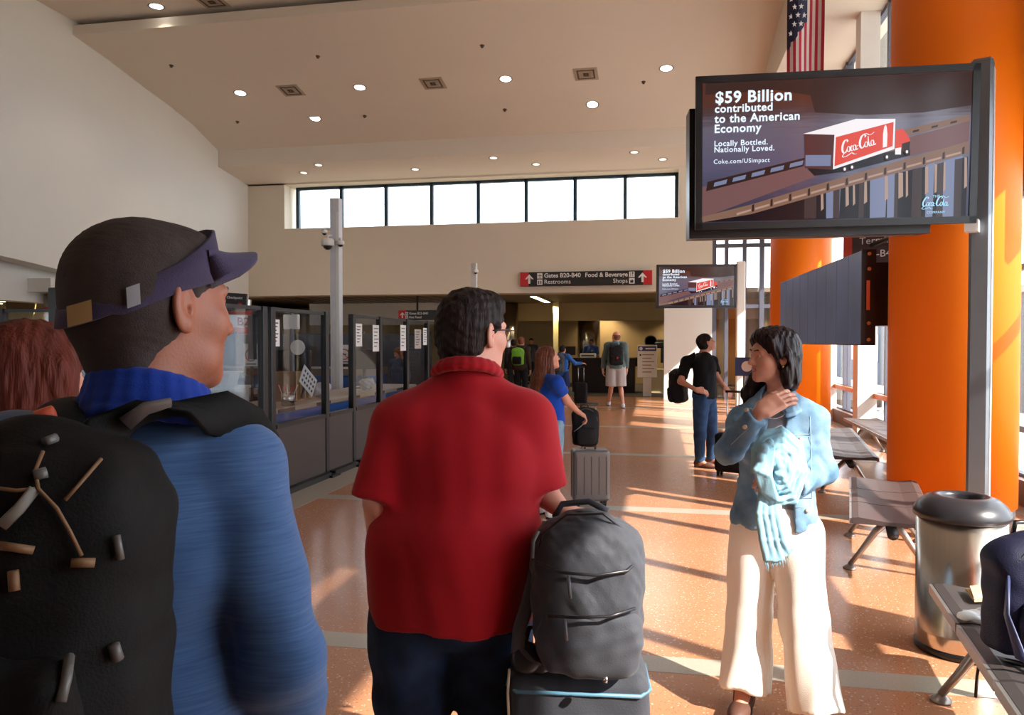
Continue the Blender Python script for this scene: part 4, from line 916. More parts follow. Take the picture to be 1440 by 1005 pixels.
def denim(name, c, c2):
    m, N, L, b = _base(name); tc = N.new('ShaderNodeTexCoord')
    n = N.new('ShaderNodeTexNoise'); n.inputs['Scale'].default_value = 9; n.inputs['Detail'].default_value = 5; L.new(tc.outputs['Object'], n.inputs['Vector'])
    n2 = N.new('ShaderNodeTexNoise'); n2.inputs['Scale'].default_value = 400; L.new(tc.outputs['Object'], n2.inputs['Vector'])
    ad = N.new('ShaderNodeMath'); ad.operation = 'MULTIPLY_ADD'; ad.inputs[1].default_value = .25; L.new(n2.outputs[0], ad.inputs[0]); L.new(n.outputs[0], ad.inputs[2])
    r = N.new('ShaderNodeValToRGB'); r.color_ramp.elements[0].position = .35; r.color_ramp.elements[0].color = lin(c); r.color_ramp.elements[1].position = .85; r.color_ramp.elements[1].color = lin(c2); L.new(ad.outputs[0], r.inputs[0]); L.new(r.outputs[0], b.inputs['Base Color']); b.inputs['Roughness'].default_value = .85; b.inputs['Specular IOR Level'].default_value = .2
    bp = N.new('ShaderNodeBump'); bp.inputs['Strength'].default_value = .3; bp.inputs['Distance'].default_value = .004; L.new(n2.outputs[0], bp.inputs['Height']); L.new(bp.outputs[0], b.inputs['Normal']); return m
A_ = np.array
def unit(v): v = np.array(v, float); return v/(np.linalg.norm(v)+1e-9)

class Person:
    def __init__(s, x, y, bearing, H, label, group=None, girth=1.0, head=None, skin=SK2, z=0.0, hs=1.0, cat='person', lean=(0, 0)):
        s.o = A_([x, y, z], float); s.H = H; k = H/1.75; s.k = k; s.g = girth; s.b = bearing; s.R = rotm(bearing); s.skin = skin
        s.t = thing('person', label, cat, s.o, 0, group)
        L = dict(pelvis=(0, 0, .95), waist=(0, .005, 1.10), chest=(0, .0, 1.28), neck=(0, -.015, 1.475), head=(0, .015, 1.625),
                 shl=(-.185, -.01, 1.425), shr=(.185, -.01, 1.425), ell=(-.225, -.02, 1.12), elr=(.225, -.02, 1.12), wrl=(-.235, .05, .87), wrr=(.235, .05, .87),
                 hpl=(-.09, 0, .92), hpr=(.09, 0, .92), knl=(-.10, .01, .50), knr=(.10, .01, .50), anl=(-.11, -.03, .085), anr=(.11, -.03, .085))
        gx = .55+.45*girth
        s.J = {}
        for n, v in L.items():
            v = A_(v)*k
            if n[:2] in ('sh', 'el', 'wr', 'hp', 'kn', 'an'): v[0] *= gx if n[:2] != 'an' and n[:2] != 'kn' else (gx+1)/2
            f = max(0, v[2]/k-.9); v[0] += lean[0]*f; v[1] += lean[1]*f
            s.J[n] = s.o+s.R@v
        s.hb = head if head is not None else (bearing, 0, 0); s.hs = hs*k
        s.HR = rotm(*s.hb); s.hands = {}
    def P(s, x, y, z): return s.o+s.R@(A_([x, y, z])*s.k)
    def hp(s, x, y, z): return s.J['head']+s.HR@(A_([x, y, z])*s.hs)
    def head_field(s, F, ears=True, beard=0, female=False, detail=True):
        k = s.hs; R = s.HR; h = s.hp
        F.ell(h(0, -.014, .035), A_([.077, .098, .087])*k, R, 0)
        F.ell(h(0, .022, -.02), A_([.064, .072, .088])*k, R, .03*k)
        jw = .046 if female else .053
        F.ell(h(0, .038, -.075), A_([jw, .048, .036])*k, R, .03*k)
        F.ell(h(0, .078, -.098), A_([.018, .016, .016])*k, R, .025*k)
        F.ell(h(0, .082, .024), A_([.046, .013, .010])*k, R, .02*k)
        for sx in (-1, 1):
            F.ell(h(sx*.037, .060, -.022), A_([.026, .026, .026])*k, R, .02*k)
            if detail: F.ell(h(sx*.031, .099, .004), A_([.017, .014, .012])*k, R, .012*k, 's')
        F.cone(h(0, .088, .010), h(0, .110, -.028), .008*k, .0115*k, .012*k)
        if detail:
            for sx in (-1, 1): F.ell(h(sx*.012, .100, -.032), A_([.008, .010, .007])*k, R, .006*k)
            F.ell(h(0, .092, -.053), A_([.019, .009, .0048])*k, R, .006*k); F.ell(h(0, .089, -.0665), A_([.016, .0095, .0058])*k, R, .006*k)
            F.ell(h(0, .104, -.0595), A_([.024, .010, .0013])*k, R, .003*k, 's')
            for sx in (-1, 1):
                F.cone(h(sx*.017, .089, .010), h(sx*.044, .079, .009), .0040*k, .0035*k, .003*k); F.cone(h(sx*.018, .088, -.004), h(sx*.043, .079, -.003), .0030*k, .003*k, .003*k)
        if ears:
            for sx in (-1, 1):
                Re = R@rotm(sx*-.5, 0, 0)
                F.ell(h(sx*.080, -.006, -.003), A_([.008, .021, .035])*k, Re, .008*k); F.ell(h(sx*.079, .0, -.028), A_([.006, .010, .010])*k, Re, .006*k)
                if detail: F.ell(h(sx*.088, -.004, .001), A_([.005, .010, .017])*k, Re, .004*k, 's'); F.ell(h(sx*.083, .006, -.008), A_([.010, .005, .007])*k, Re, .004*k, 's')
        nr = (.047 if female else .058)*k*(.7+.3*s.g)
        F.cone(h(0, -.03, -.05), s.J['neck']-A_([0, 0, .03]), nr*.97, nr*1.08, .03*k)
        if s.g > 1.2: F.ell(h(0, .03, -.105), A_([.05, .045, .03])*k, R, .03*k)
    def hand(s, F, side, w, d, n, curl=.5, spread=.05, sc=1.0, thumb=None, curls=None):
        # w wrist, d direction of the fingers, n back-of-hand normal, side -1 left / +1 right (thumb side)
        d = unit(d); n = unit(A_(n)-d*(A_(n)@d)); x = np.cross(d, n); k = s.k*sc; w = A_(w); x = x*side*-1   # x points to the thumb
        R = np.stack([x, d, n], 1)
        el = s.J['ell' if side < 0 else 'elr']; F.cone(w+(el-w)*.30, w, .030*k, .0235*k, .015*k); F.cone(w, w+d*.03*k, .0235*k, .027*k, .02*k, sq=(n, 1.25))
        F.box(w+d*.052*k, A_([.040, .050, .0145])*k, R, .013*k, .018*k)
        for i in range(4):
            L = [.046, .052, .048, .036][i]*k; r = [.0088, .009, .0086, .0076][i]*k
            x0 = (.029-.0195*i)*k; p = w+d*.094*k+x*x0; c = (curls[i] if curls else curl); a = 0; q = p-d*.02*k; pts = [q, p]
            for j, l in enumerate((1.0, .62, .5)):
                a += c*(.75 if j == 0 else .95); dd = d*math.cos(a)-n*math.sin(a)+x*spread*(1.5-i)*.5
                p = p+unit(dd)*L*l; pts.append(p)
            F.chain(pts, [r*1.05, r*1.05, r, r*.92, r*.8], .005*k)
        tp = w+d*.022*k+x*.026*k; td = unit(x*.75+d*.75-n*.25) if thumb is None else unit(x*thumb[0]+d*thumb[1]+n*thumb[2])
        t2 = tp+td*.045*k; td2 = unit(td+d*.5-n*.3*curl); t3 = t2+td2*.032*k; t4 = t3+unit(td2+d*.2-n*.5*curl)*.026*k
        F.chain([tp, t2, t3, t4], [.015*k, .0115*k, .0105*k, .009*k], .010*k)
    def arm_skin(s, F, sd, off=0):
        J = s.J; c = 'l' if sd < 0 else 'r'; k = s.k*(.8+.2*s.g)
        F.cone(J['sh'+c], J['el'+c], (.050)*k, .040*k, .02); F.cone(J['el'+c], J['wr'+c], .042*k, .023*k, .015)
    def torso(s, F, e=0.0, k_=.04, shoulders=True, f=False):
        k = s.k; g = s.g; R = s.R; P = s.P
        cx = (s.J['chest']-s.P(0, 0, 1.28))
        F.ell(s.J['pelvis']+A_([0, 0, .01*k]), A_([.165*g+e, .115*g+e, .13+e])*k, R, 0)
        F.ell(s.J['waist'], A_([(.135 if f else .150)*g+e, .105*g+e+(.03 if g > 1.2 else 0), .16+e])*k, R, k_)
        F.ell(s.J['chest'], A_([.165*(.6+.4*g)+e, .115*(.7+.3*g)+e, .18+e])*k, R, k_)
        if f:
            for sx in (-1, 1): F.ell(s.J['chest']+s.R@(A_([sx*.07, .085, -.01])*k), A_([.06+e*.5, .05+e*.5, .06+e*.5])*k, R, .03)
        dz = A_([0, 0, .022*k]); F.cone(s.J['shl']-dz+(s.J['shr']-s.J['shl'])*.12, s.J['shr']-dz+(s.J['shl']-s.J['shr'])*.12, .050*k+e, .050*k+e, k_*1.2)
        for c in 'lr': F.ell(s.J['sh'+c]-dz*.6, A_([.052*k+e]*3), s.R, .04)
        F.cone(s.J['neck']-A_([0, 0, .02*k]), s.J['chest'], .06*k+e, .11*k+e, k_)
        for c in 'lr': F.cone(s.J['neck']-A_([0, 0, .01*k]), s.J['sh'+c], .045*k+e, .05*k+e, .03)
    def leg_skin(s, F, which='lr'):
        k = s.k*(.75+.25*s.g); J = s.J
        for c in which:
            F.cone(J['hp'+c], J['kn'+c], .085*k, .055*k, .03); F.cone(J['kn'+c], J['an'+c], .054*k, .036*k, .02)
            F.ell(J['kn'+c]*.7+J['an'+c]*.3-s.R@A_([0, .02*k, 0]), A_([.048, .052, .10])*k, s.R, .03)
            F.cone(J['an'+c], J['an'+c]+s.R@(A_([0, .10, -.045])*k), .038*k, .028*k, .02)
    def body(s, vox_head=.004, vox=.012, hands=(), legs=True, beard=0, female=False, lip=LIPM, ears=True, detail=True, torso=True, arms='lr', legvox=None):
        bm = bmesh.new(); parts = []
        F = Field(); s.head_field(F, ears=ears, female=female, detail=detail)
        lc = s.hp(0, .095, -.0598); R = s.HR; k = s.hs
        def fm(c):
            q = ((c-lc)@R)/(A_([.020, .02, .0115])*k); return ((q**2).sum(-1) < 1).astype(int) if detail else np.zeros(len(c), int)
        parts.append(F.mesh('tmp', vox_head, [s.skin, lip], None, loc=s.o, facemat=fm))
        F = Field()
        if torso: s.torso(F, -.012, f=female)
        for c in arms: s.arm_skin(F, -1 if c == 'l' else 1)
        if legs: s.leg_skin(F)
        parts.append(F.mesh('tmp', vox, s.skin, None, loc=s.o))
        for kw in hands:
            F = Field(); s.hand(F, **kw); parts.append(F.mesh('tmp', kw.get('vox', .0035) if False else s.handvox, s.skin, None, loc=s.o))
        for o in parts:
            bm.from_mesh(o.data)
        me = bpy.data.meshes.new('body'); bm.to_mesh(me); bm.free()
        for o in parts: m_ = o.data; bpy.data.objects.remove(o); bpy.data.meshes.remove(m_)
        ob = link('body', me, [s.skin, lip], s.t, True); return ob
    handvox = .0035
    def eyes(s, look=0.0, brows=H_BLK, bw=1.0):
        k = s.hs; R3 = s.HR
        for sx in (-1, 1):
            c = s.hp(sx*.0305, .0765, .0035)-s.o
            o = MB(); bmesh.ops.create_uvsphere(o.b, u_segments=16, v_segments=10, radius=.0118*k, matrix=Matrix.Translation(Vector(c))); e = o.build('eye', EYEW, s.t, True)
            d = R3@unit(A_([math.sin(look), math.cos(look), -.02])); p = Vector(c)+Vector(d)*.0062*k
            o = MB(); bmesh.ops.create_uvsphere(o.b, u_segments=12, v_segments=8, radius=.0063*k, matrix=Matrix.Translation(p)); o.build('iris', IRIS, e, True)
            F = Field(); F.chain([s.hp(sx*.013, .0985, .0245), s.hp(sx*.030, .0945, .0285), s.hp(sx*.047, .081, .0220)], [.0028*k*bw, .0030*k*bw, .0016*k*bw], .002, sq=None)
            F.mesh('eyebrow', .0018, brows, s.t, loc=s.o)
    def shoe(s, c, m, hgt=.10, name='shoe', sole=None, toe=None):
        k = s.k; a = s.J['an'+c]; fw = s.R@A_([0, 1, 0]) if toe is None else A_(toe); a0 = A_([a[0], a[1], s.o[2]])
        rt = np.cross(fw, [0, 0, 1]); R = np.stack([rt, fw, A_([0, 0, 1.])], 1)
        F = Field(); F.ell(a0-fw*.02*k+A_([0, 0, .055*k]), A_([.042, .058, .06])*k, R, 0); F.ell(a0+fw*.10*k+A_([0, 0, .035*k]), A_([.048, .10, .042])*k, R, .03); F.cone(a0+A_([0, 0, .05*k]), a0+A_([0, 0, hgt*k]), .045*k, .045*k, .02, capb=True); F.cut(a0+A_([0, 0, .012*k]), (0, 0, 1))
        o = F.mesh(name, .009, m, s.t, loc=s.o)
        b = MB(); n = 20; pts = []
        for q in range(n):
            t_ = 2*math.pi*q/n; v = a0+fw*(.06+.135*math.sin(t_))*k+rt*(.046+.006*math.sin(t_))*math.cos(t_)*k-s.o; pts.append((v[0], v[1], .0))
        b.prism(pts, (0, 0, .022*k)); b.build('sole', sole or BLKP, o)
        return o
    def bottoms(s, m, off=.02, vox=.012, hem=None, name='trousers', flare=0.0, disp=None, hemz=None, kmul=1.0, short=None, thick=0.0):
        F = Field(); J = s.J; k = s.k*(.75+.25*s.g); g = s.g
        F.ell(J['pelvis'], A_([.17*g+off*.5, .12*g+off*.5, .13])*s.k, s.R, 0)
        for c in 'lr':
            th, kn, an = J['hp'+c], J['kn'+c], J['an'+c]
            if short is not None:
                p = th+(kn-th)*short; F.cone(th, p, .098*k+off, .088*k+off+flare, .03, capb=True)
            else:
                F.cone(th, kn, .095*k+off+thick, (.062*k+off+flare*.5)*kmul, .035)
                e = an-A_([0, 0, .0]) if hemz is None else kn+(an-kn)*((kn[2]-s.o[2]-hemz)/(kn[2]-an[2]))
                F.cone(kn, e, (.062*k+off+flare*.5)*kmul, .045*k+off+flare, .02, capb=True)
        F.cut(J['pelvis']+A_([0, 0, .12*s.k]), (0, 0, -1))
        return F.mesh(name, vox, m, s.t, disp or waves(3, .006, .13, aniso=(1, 1, .5)), loc=s.o)

def polyline_tube(name, pts, r, m, parent, loc, n=8, flat=None):
    return MB().tube([Vector(A_(p)-A_(loc)) for p in pts], r, n, flat).build(name, m, parent, True)

JEAN = denim('dark_jeans', (22, 30, 46), (44, 66, 98)); JEANM = denim('mid_jeans', (30, 52, 84), (60, 92, 132)); KHAKI = cloth('pale_grey_cotton', (176, 170, 168))
# ---------------------------------------------------------------- 1. man in red polo
p = Person(-.604, 2.385, math.radians(-8), 1.82, 'heavy-set man in red polo and jeans, back to viewer, hand on luggage', girth=1.42, head=(math.radians(36), .0, .02), skin=SK2, hs=1.06)
p.J['head'] = at(666, 469, 2.44); p.J['neck'] = at(657, 525, 2.42)
p.J['shl'] = at(566, 594, 2.40); p.J['shr'] = at(737, 592, 2.44)
p.J['ell'] = at(532, 705, 2.36); p.J['wrl'] = at(533, 800, 2.50)
p.J['elr'] = at(762, 690, 2.42); p.J['wrr'] = at(796, 722, 2.36)
p.J['chest'] = at(652, 660, 2.42); p.J['waist'] = at(645, 760, 2.40); p.J['pelvis'] = at(640, 850, 2.42)
p.J['hpl'] = at(582, 880, 2.42); p.J['hpr'] = at(686, 880, 2.45)
p.J['knl'] = p.J['hpl']*[1, 1, 0]+A_([-.01, .03, .47]); p.J['knr'] = p.J['hpr']*[1, 1, 0]+A_([.0, .06, .47]); p.J['anl'] = A_([p.J['knl'][0]-.02, p.J['knl'][1], .09]); p.J['anr'] = A_([p.J['knr'][0]+.02, p.J['knr'][1]-.02, .09])
hd = unit(A_([.55, -.1, -.45]))
p.body(.004, .012, hands=[dict(side=1, w=p.J['wrr'], d=unit(at(822, 730, 2.36)-p.J['wrr']), n=(.1, -.3, 1), curl=.9), dict(side=-1, w=p.J['wrl'], d=(0.02, .2, -1), n=(-1, -.2, 0), curl=.45)])
F = Field(); k = p.hs; R = p.HR; h = p.hp
F.ell(h(0, -.016, .040), A_([.084, .105, .092])*k, R, 0).ell(h(0, -.045, -.015), A_([.078, .072, .085])*k, R, .03).ell(h(0, .045, .085), A_([.062, .05, .035])*k, R, .03).ell(h(0, -.05, -.075), A_([.062, .045, .05])*k, R, .02)
for sx in (-1, 1): F.cone(h(sx*.074, .022, .02), h(sx*.074, .024, -.022), .014*k, .009*k, .012)
F.ell(h(0, .105, -.005), A_([.07, .055, .075])*k, R, .012, 's')
for sx in (-1, 1): F.ell(h(sx*.092, .0, -.012), A_([.022, .024, .038])*k, R, .008, 's'); F.ell(h(sx*.08, .045, -.045), A_([.04, .045, .06])*k, R, .01, 's')
hr = waves(5, .004, .03, aniso=(1.5, 1.5, .5)); F.mesh('hair', .0045, H_DK, p.t, lambda P: hr(P), loc=p.o)
p.eyes(brows=H_DK)
# glasses
FRM = mat('glasses_frame', (28, 20, 22), .3)
b = MB(); o = p.o
for sx in (-1, 1):
    b.tube([Vector(h(sx*.082, .0, .010)-o), Vector(h(sx*.074, .05, .012)-o), Vector(h(sx*.064, .098, .010)-o)], .0022, 6)
    ring = [Vector(h(sx*(.034+.026*math.cos(a)), .104-.012*abs(.034+.026*math.cos(a))/.06, -.003+.018*math.sin(a))-o) for a in [q*math.pi/8 for q in range(17)]]
    b.tube(ring, .0018, 6)
b.tube([Vector(h(-.009, .108, .002)-o), Vector(h(.009, .108, .002)-o)], .002, 6)
b.build('glasses', FRM, p.t, True)
b = MB()
for sx in (-1, 1): b.poly([Vector(h(sx*(.034+.025*math.cos(a)), .103-.012*abs(.034+.026*math.cos(a))/.06, -.003+.017*math.sin(a))-o) for a in [q*math.pi/8 for q in range(16)]])
b.build('lenses', glass('lens_glass', (.8, .75, .75), .15), p.t)
# polo shirt
POLO = cloth('red_pique', (164, 12, 26), .12, 500, .8)
F = Field(); J = p.J
F.ell(J['pelvis']+A_([0, 0, .03]), (.262, .20, .16), p.R, 0).ell(J['waist'], (.268, .215, .20), p.R, .06).ell(J['chest'], (.262, .185, .22), p.R, .06)
F.cone(J['shl']+A_([.05, 0, -.01]), J['shr']-A_([.05, 0, .01]), .090, .090, .07)
F.cone(J['neck']-A_([0, 0, .05]), J['chest'], .082, .15, .06)
for c in 'lr': F.cone(J['neck']+A_([0, 0, -.01]), J['sh'+c], .062, .080, .05)
for c, s_ in (('l', 1.0), ('r', 1.0)):
    e = J['sh'+c]+(J['el'+c]-J['sh'+c])*.98; F.cone(J['sh'+c], e, .082, .080, .035, capb=True)
F.cone(J['pelvis']+A_([0, 0, .12]), J['pelvis']+A_([0, 0, -.25]), .272, .270, .05, sq=(p.R@A_([0, 1, 0]), 1.28))
F.cut(at(640, 884, 2.30), (.05, 0, 1))
ww = waves(12, .013, .40, 6, aniso=(1.2, 1.2, .5)); w2 = waves(14, .0025, .13, 5, aniso=(1.2, 1.2, .6)); F.mesh('polo_shirt', .0095, POLO, p.t, lambda P: ww(P)+w2(P), loc=p.o)
F = Field(); nb = J['neck']; c0 = at(657, 512, 2.42)
for q in range(22):
    a0 = 2*math.pi*q/22; a1 = 2*math.pi*(q+1)/22
    f = lambda a, z: c0+p.R@A_([.092*math.sin(a), .092*math.cos(a)*1.0+.0, z-.03*math.cos(a)])
    F.cone(f(a0, -.012), f(a1, -.012), .010, .010, .008); F.cone(f(a0, -.030)+p.R@A_([.008*math.sin(a0), .008*math.cos(a0), 0]), f(a1, -.030)+p.R@A_([.008*math.sin(a1), .008*math.cos(a1), 0]), .014, .014, .012)
F.mesh('collar', .006, POLO, p.t, loc=p.o)
p.bottoms(JEAN, .014, .012, disp=waves(8, .007, .16, 6), thick=.022, kmul=1.5)
for c in 'lr': p.shoe(c, mat('shoe_dark', (40, 34, 32), .6))

# ---------------------------------------------------------------- 2. man with the visor and backpack
p = Person(-.80, 1.10, math.radians(-8), 1.80, 'man in blue heathered pullover and navy visor wearing a black backpack, nearest viewer', girth=1.12, head=(math.radians(25), .02, -.05), skin=SK1, hs=1.06)
Zv = 1.16
p.J['head'] = at(217, 434, Zv); p.J['neck'] = at(203, 575, Zv-.01); p.J['shl'] = at(25, 650, 1.12); p.J['shr'] = at(328, 657, 1.17)
p.J['ell'] = at(-10, 930, 1.05); p.J['elr'] = at(398, 930, 1.14); p.J['wrl'] = p.J['ell']+A_([.04, .12, -.22]); p.J['wrr'] = at(430, 1120, 1.32)
p.J['chest'] = at(190, 760, 1.16); p.J['waist'] = p.J['chest']+A_([0, 0, -.2]); p.J['pelvis'] = p.J['chest']+A_([0, 0, -.35])
for c, sx in (('l', -1), ('r', 1)):
    b0 = p.J['pelvis']+p.R@A_([sx*.09, 0, -.03]); p.J['hp'+c] = b0; p.J['kn'+c] = b0*[1, 1, 0]+A_([0, .03, .5]); p.J['an'+c] = b0*[1, 1, 0]+A_([0, -.02, .09])
p.body(.0032, .012, hands=[dict(side=1, w=p.J['wrr'], d=(.02, .15, -1), n=(1, -.2, 0), curl=.4), dict(side=-1, w=p.J['wrl'], d=(0, .2, -1), n=(-1, -.2, 0), curl=.4)])
p.eyes(brows=H_VIS)
k = p.hs; R = p.HR; h = p.hp
F = Field(); F.ell(h(0, -.016, .034), A_([.083, .104, .090])*k, R, 0).ell(h(0, -.040, -.01), A_([.080, .072, .075])*k, R, .03).ell(h(0, -.052, -.068), A_([.058, .040, .045])*k, R, .02).ell(h(0, .04, .080), A_([.06, .045, .03])*k, R, .03)
F.ell(h(0, .105, -.01), A_([.075, .055, .075])*k, R, .01, 's')
for sx in (-1, 1): F.ell(h(sx*.092, .004, -.01), A_([.022, .03, .042])*k, R, .008, 's'); F.ell(h(sx*.08, .055, -.045), A_([.04, .045, .07])*k, R, .01, 's')
hv = waves(9, .0008, .014, 6); F.mesh('hair', .0038, H_VIS, p.t, hv, loc=p.o)
# visor: band around the head and a brim pointing where he looks
VIS = cloth('navy_visor', (66, 58, 84), .2, 400); o = p.o
def headring(a, z, e=0.0): return h((.086+e)*math.sin(a), -.014+(.108+e)*math.cos(a), z)
bz = lambda a: .033+.048*math.cos(a)      # the band climbs to the forehead
bb = MB(); N_ = 48; rows = []
for q in range(N_):
    a = -math.pi+2*math.pi*q/N_
    if abs(a) > 2.35: hw = .012
    else: hw = .018+.018*max(0, math.cos(a))
    rows.append([bb.b.verts.new(Vector(headring(a, bz(a)+dz, e)-o)) for dz, e in ((-hw, .0035), (-hw, -.002), (hw, -.006-.3*max(0, hw-.014)), (hw, .000-.3*max(0, hw-.014)))])
for q in range(N_):
    A0, A1 = rows[q], rows[(q+1) % N_]
    for j in range(4): bb.b.faces.new((A0[j], A0[(j+1) % 4], A1[(j+1) % 4], A1[j]))
bb.build('visor_band', VIS, p.t, True)
bb = MB(); M_, N2 = 9, 17; top = []; bot = []
for i in range(M_):
    u = i/(M_-1); r_ = []; r2 = []
    for j in range(N2):
        v = -1+2*j/(N2-1); a = v*1.05; base = A_([(.088)*math.sin(a), -.014+.108*math.cos(a), .070+.012*math.cos(a)])
        ext = .064*math.sqrt(max(0, 1-abs(v)**3.4)); q = base+A_([0, 1, .22])*ext*u+A_([0, 0, -.042*v*v*u-.006*u])
        r_.append(bb.b.verts.new(Vector(h(*q)-o))); r2.append(bb.b.verts.new(Vector(h(*(q-A_([0, 0, .006])))-o)))
    top.append(r_); bot.append(r2)
for i in range(M_-1):
    for j in range(N2-1): bb.b.faces.new((top[i][j], top[i][j+1], top[i+1][j+1], top[i+1][j])); bb.b.faces.new((bot[i][j], bot[i+1][j], bot[i+1][j+1], bot[i][j+1]))
for j in range(N2-1): bb.b.faces.new((top[-1][j], top[-1][j+1], bot[-1][j+1], bot[-1][j]))
bmesh.ops.remove_doubles(bb.b, verts=bb.b.verts, dist=.0004)
bb.build('visor_brim', VIS, p.t, True)
STB = mat('strap_tan', (176, 144, 92), .7); STG = mat('strap_grey', (150, 150, 156), .6)
def patch(a0, a1, name, m, e):
    b = MB(); n = 5; L_ = []; U_ = []
    for q in range(n+1):
        a = a0+(a1-a0)*q/n; L_.append(b.b.verts.new(Vector(headring(a, bz(a)-.013, e)-o))); U_.append(b.b.verts.new(Vector(headring(a, bz(a)+.013, e)-o)))
    for q in range(n): b.b.faces.new((L_[q], L_[q+1], U_[q+1], U_[q]))
    b.build(name, m, p.t, True)
patch(math.radians(146), math.radians(166), 'strap_end', STB, .007); patch(math.radians(116), math.radians(124), 'strap_buckle', STG, .008)
# pullover
BLH = heather('blue_heather', (34, 64, 112), (78, 114, 160)); BLHG = heather('grey_blue_heather', (84, 104, 130), (122, 142, 166)); COL_B = cloth('collar_blue', (22, 54, 146))
F = Field(); J = p.J
F.ell(J['pelvis'], (.18, .145, .20), p.R, 0).ell(J['waist'], (.172, .14, .2), p.R, .05).ell(J['chest'], (.180, .14, .20), p.R, .05).cone(J['shl']+A_([.03, 0, -.02]), J['shr']-A_([.03, 0, .02]), .072, .072, .06).cone(J['neck']-A_([0, 0, .06]), J['chest'], .075, .13, .06)
for c in 'lr':
    F.cone(J['neck']-A_([0, 0, .045]), J['sh'+c], .05, .064, .04); F.cone(J['sh'+c], J['el'+c], .072, .064, .02); F.cone(J['el'+c], J['wr'+c], .060, .046, .02, capb=True)
F.cut(J['pelvis']+A_([0, 0, -.12]), (0, 0, 1))
wv = waves(21, .010, .14, 6, aniso=(1.4, 1.4, .6)); F.mesh('pullover', .008, BLH, p.t, wv, loc=p.o)
F = Field(); c0 = at(211, 568, Zv-.005)
for q in range(24):
    a0 = 2*math.pi*q/24; a1 = 2*math.pi*(q+1)/24
    f = lambda a, z, e: c0+p.R@A_([(.075+e)*math.sin(a), (.080+e)*math.cos(a), z-.028*math.cos(a)])
    for z, e in ((.022, 0), (.005, .005), (-.012, .012), (-.03, .022)): F.cone(f(a0, z, e), f(a1, z, e), .009, .009, .010)
F.mesh('collar', .005, COL_B, p.t, loc=p.o)
p.bottoms(JEAN, .02, .014)
for c in 'lr': p.shoe(c, BLKP)
VP = p

# ---------------------------------------------------------------- 3. red-haired woman at far left
p = Person(-1.47, 1.62, math.radians(-12), 1.645, 'woman with reddish-brown bob and pale yellow top at far left', head=(math.radians(20), 0, 0), skin=SK3, girth=1.05)
p.J['head'] = at(52, 528, 1.72)+A_([0, 0, -.0])
dz = p.J['head']-p.P(0, .015, 1.625)
for n in p.J:
    if n != 'head' and n[:2] in ('ne', 'sh', 'ch', 'wa', 'el', 'wr'): p.J[n] = p.J[n]+dz*A_([1, 1, .6])
p.body(.006, .014, hands=[], female=True, detail=False)
k = p.hs; R = p.HR; h = p.hp
F = Field(); F.ell(h(0, -.02, .035), A_([.100, .120, .100])*k, R, 0).ell(h(0, -.045, -.05), A_([.105, .09, .10])*k, R, .05)
for sx in (-1, 1): F.cone(h(sx*.082, .0, .01), h(sx*.082, .015, -.105), .045*k, .030*k, .03)
F.ell(h(0, .11, -.04), A_([.072, .07, .10])*k, R, .015, 's')
hw = waves(31, .004, .03, 6, aniso=(1.5, 1.5, .3)); F.mesh('hair', .006, H_RED, p.t, hw, loc=p.o)
F = Field(); p.torso(F, .02, f=True)
for c in 'lr': F.cone(p.J['sh'+c], p.J['el'+c], .064, .056, .03, capb=True)
F.cut(p.J['pelvis']-A_([0, 0, .05]), (0, 0, 1)); F.mesh('top', .012, cloth('pale_yellow', (214, 198, 150)), p.t, waves(33, .006, .15), loc=p.o)
p.bottoms(JEAN, .015, .016)
for c in 'lr': p.shoe(c, BLKP)
# ---------------------------------------------------------------- 4. woman in denim jacket
LD = denim('light_denim', (70, 106, 136), (142, 172, 194)); LDS = cloth('denim_seam', (150, 178, 198), .2); CREAM = cloth('cream_linen', (246, 238, 226), .2, 300)
p = Person(.56, 3.42, math.radians(198), 1.67, 'dark-haired woman in light denim jacket and wide cream trousers holding a pale blue scarf', head=(math.radians(247), -.02, -.05), skin=SK3, hs=1.02)
J = p.J
J['head'] = at(1087, 500, 3.33); J['neck'] = at(1093, 560, 3.36); J['chest'] = at(1093, 626, 3.38); J['waist'] = at(1091, 690, 3.38); J['pelvis'] = at(1088, 738, 3.38)
J['shl'] = at(1138, 590, 3.32); J['shr'] = at(1048, 594, 3.42)
J['elr'] = at(1024, 634, 3.22); J['wrr'] = at(1070, 578, 3.10)
J['ell'] = at(1158, 662, 3.30); J['wrl'] = at(1112, 684, 3.12)
J['hpr'] = at(1058, 750, 3.44); J['hpl'] = at(1120, 750, 3.34); J['knr'] = at(1054, 868, 3.42); J['knl'] = at(1130, 874, 3.26)
J['anr'] = onz(1046, 998, .0)+A_([0, 0, .085]); J['anl'] = onz(1148, 1030, .0)+A_([0, 0, .085])
p.handvox = .0035
dR = unit(at(1118, 551, 3.13)-J['wrr'])
p.body(.0032, .011, female=True, lip=LIP, hands=[dict(side=1, w=J['wrr'], d=dR, n=unit(-RT*.35-FW*.9+UP*.5), curl=.36, sc=1.05, thumb=(.30, .95, -.25)), dict(side=-1, w=J['wrl'], d=unit(at(1085, 676, 3.06)-J['wrl']), n=(.4, -.6, .6), curl=.7)])
p.eyes(look=.25, brows=H_BLK, bw=1.0)
k = p.hs; R = p.HR; h = p.hp
F = Field(); F.ell(h(0, -.020, .042), A_([.088, .108, .092])*k, R, 0).ell(h(0, -.05, -.03), A_([.088, .072, .10])*k, R, .04).ell(h(0, .035, .088), A_([.065, .06, .034])*k, R, .03)
F.ell(h(0, -.065, -.10), A_([.085, .05, .07])*k, R, .04)
for sx in (-1, 1):
    F.cone(h(sx*.072, .052, .070), h(sx*.086, .018, -.01), .020*k, .014*k, .02); F.cone(h(sx*.086, -.012, .01), h(sx*.088, -.018, -.12), .024*k, .022*k, .03)
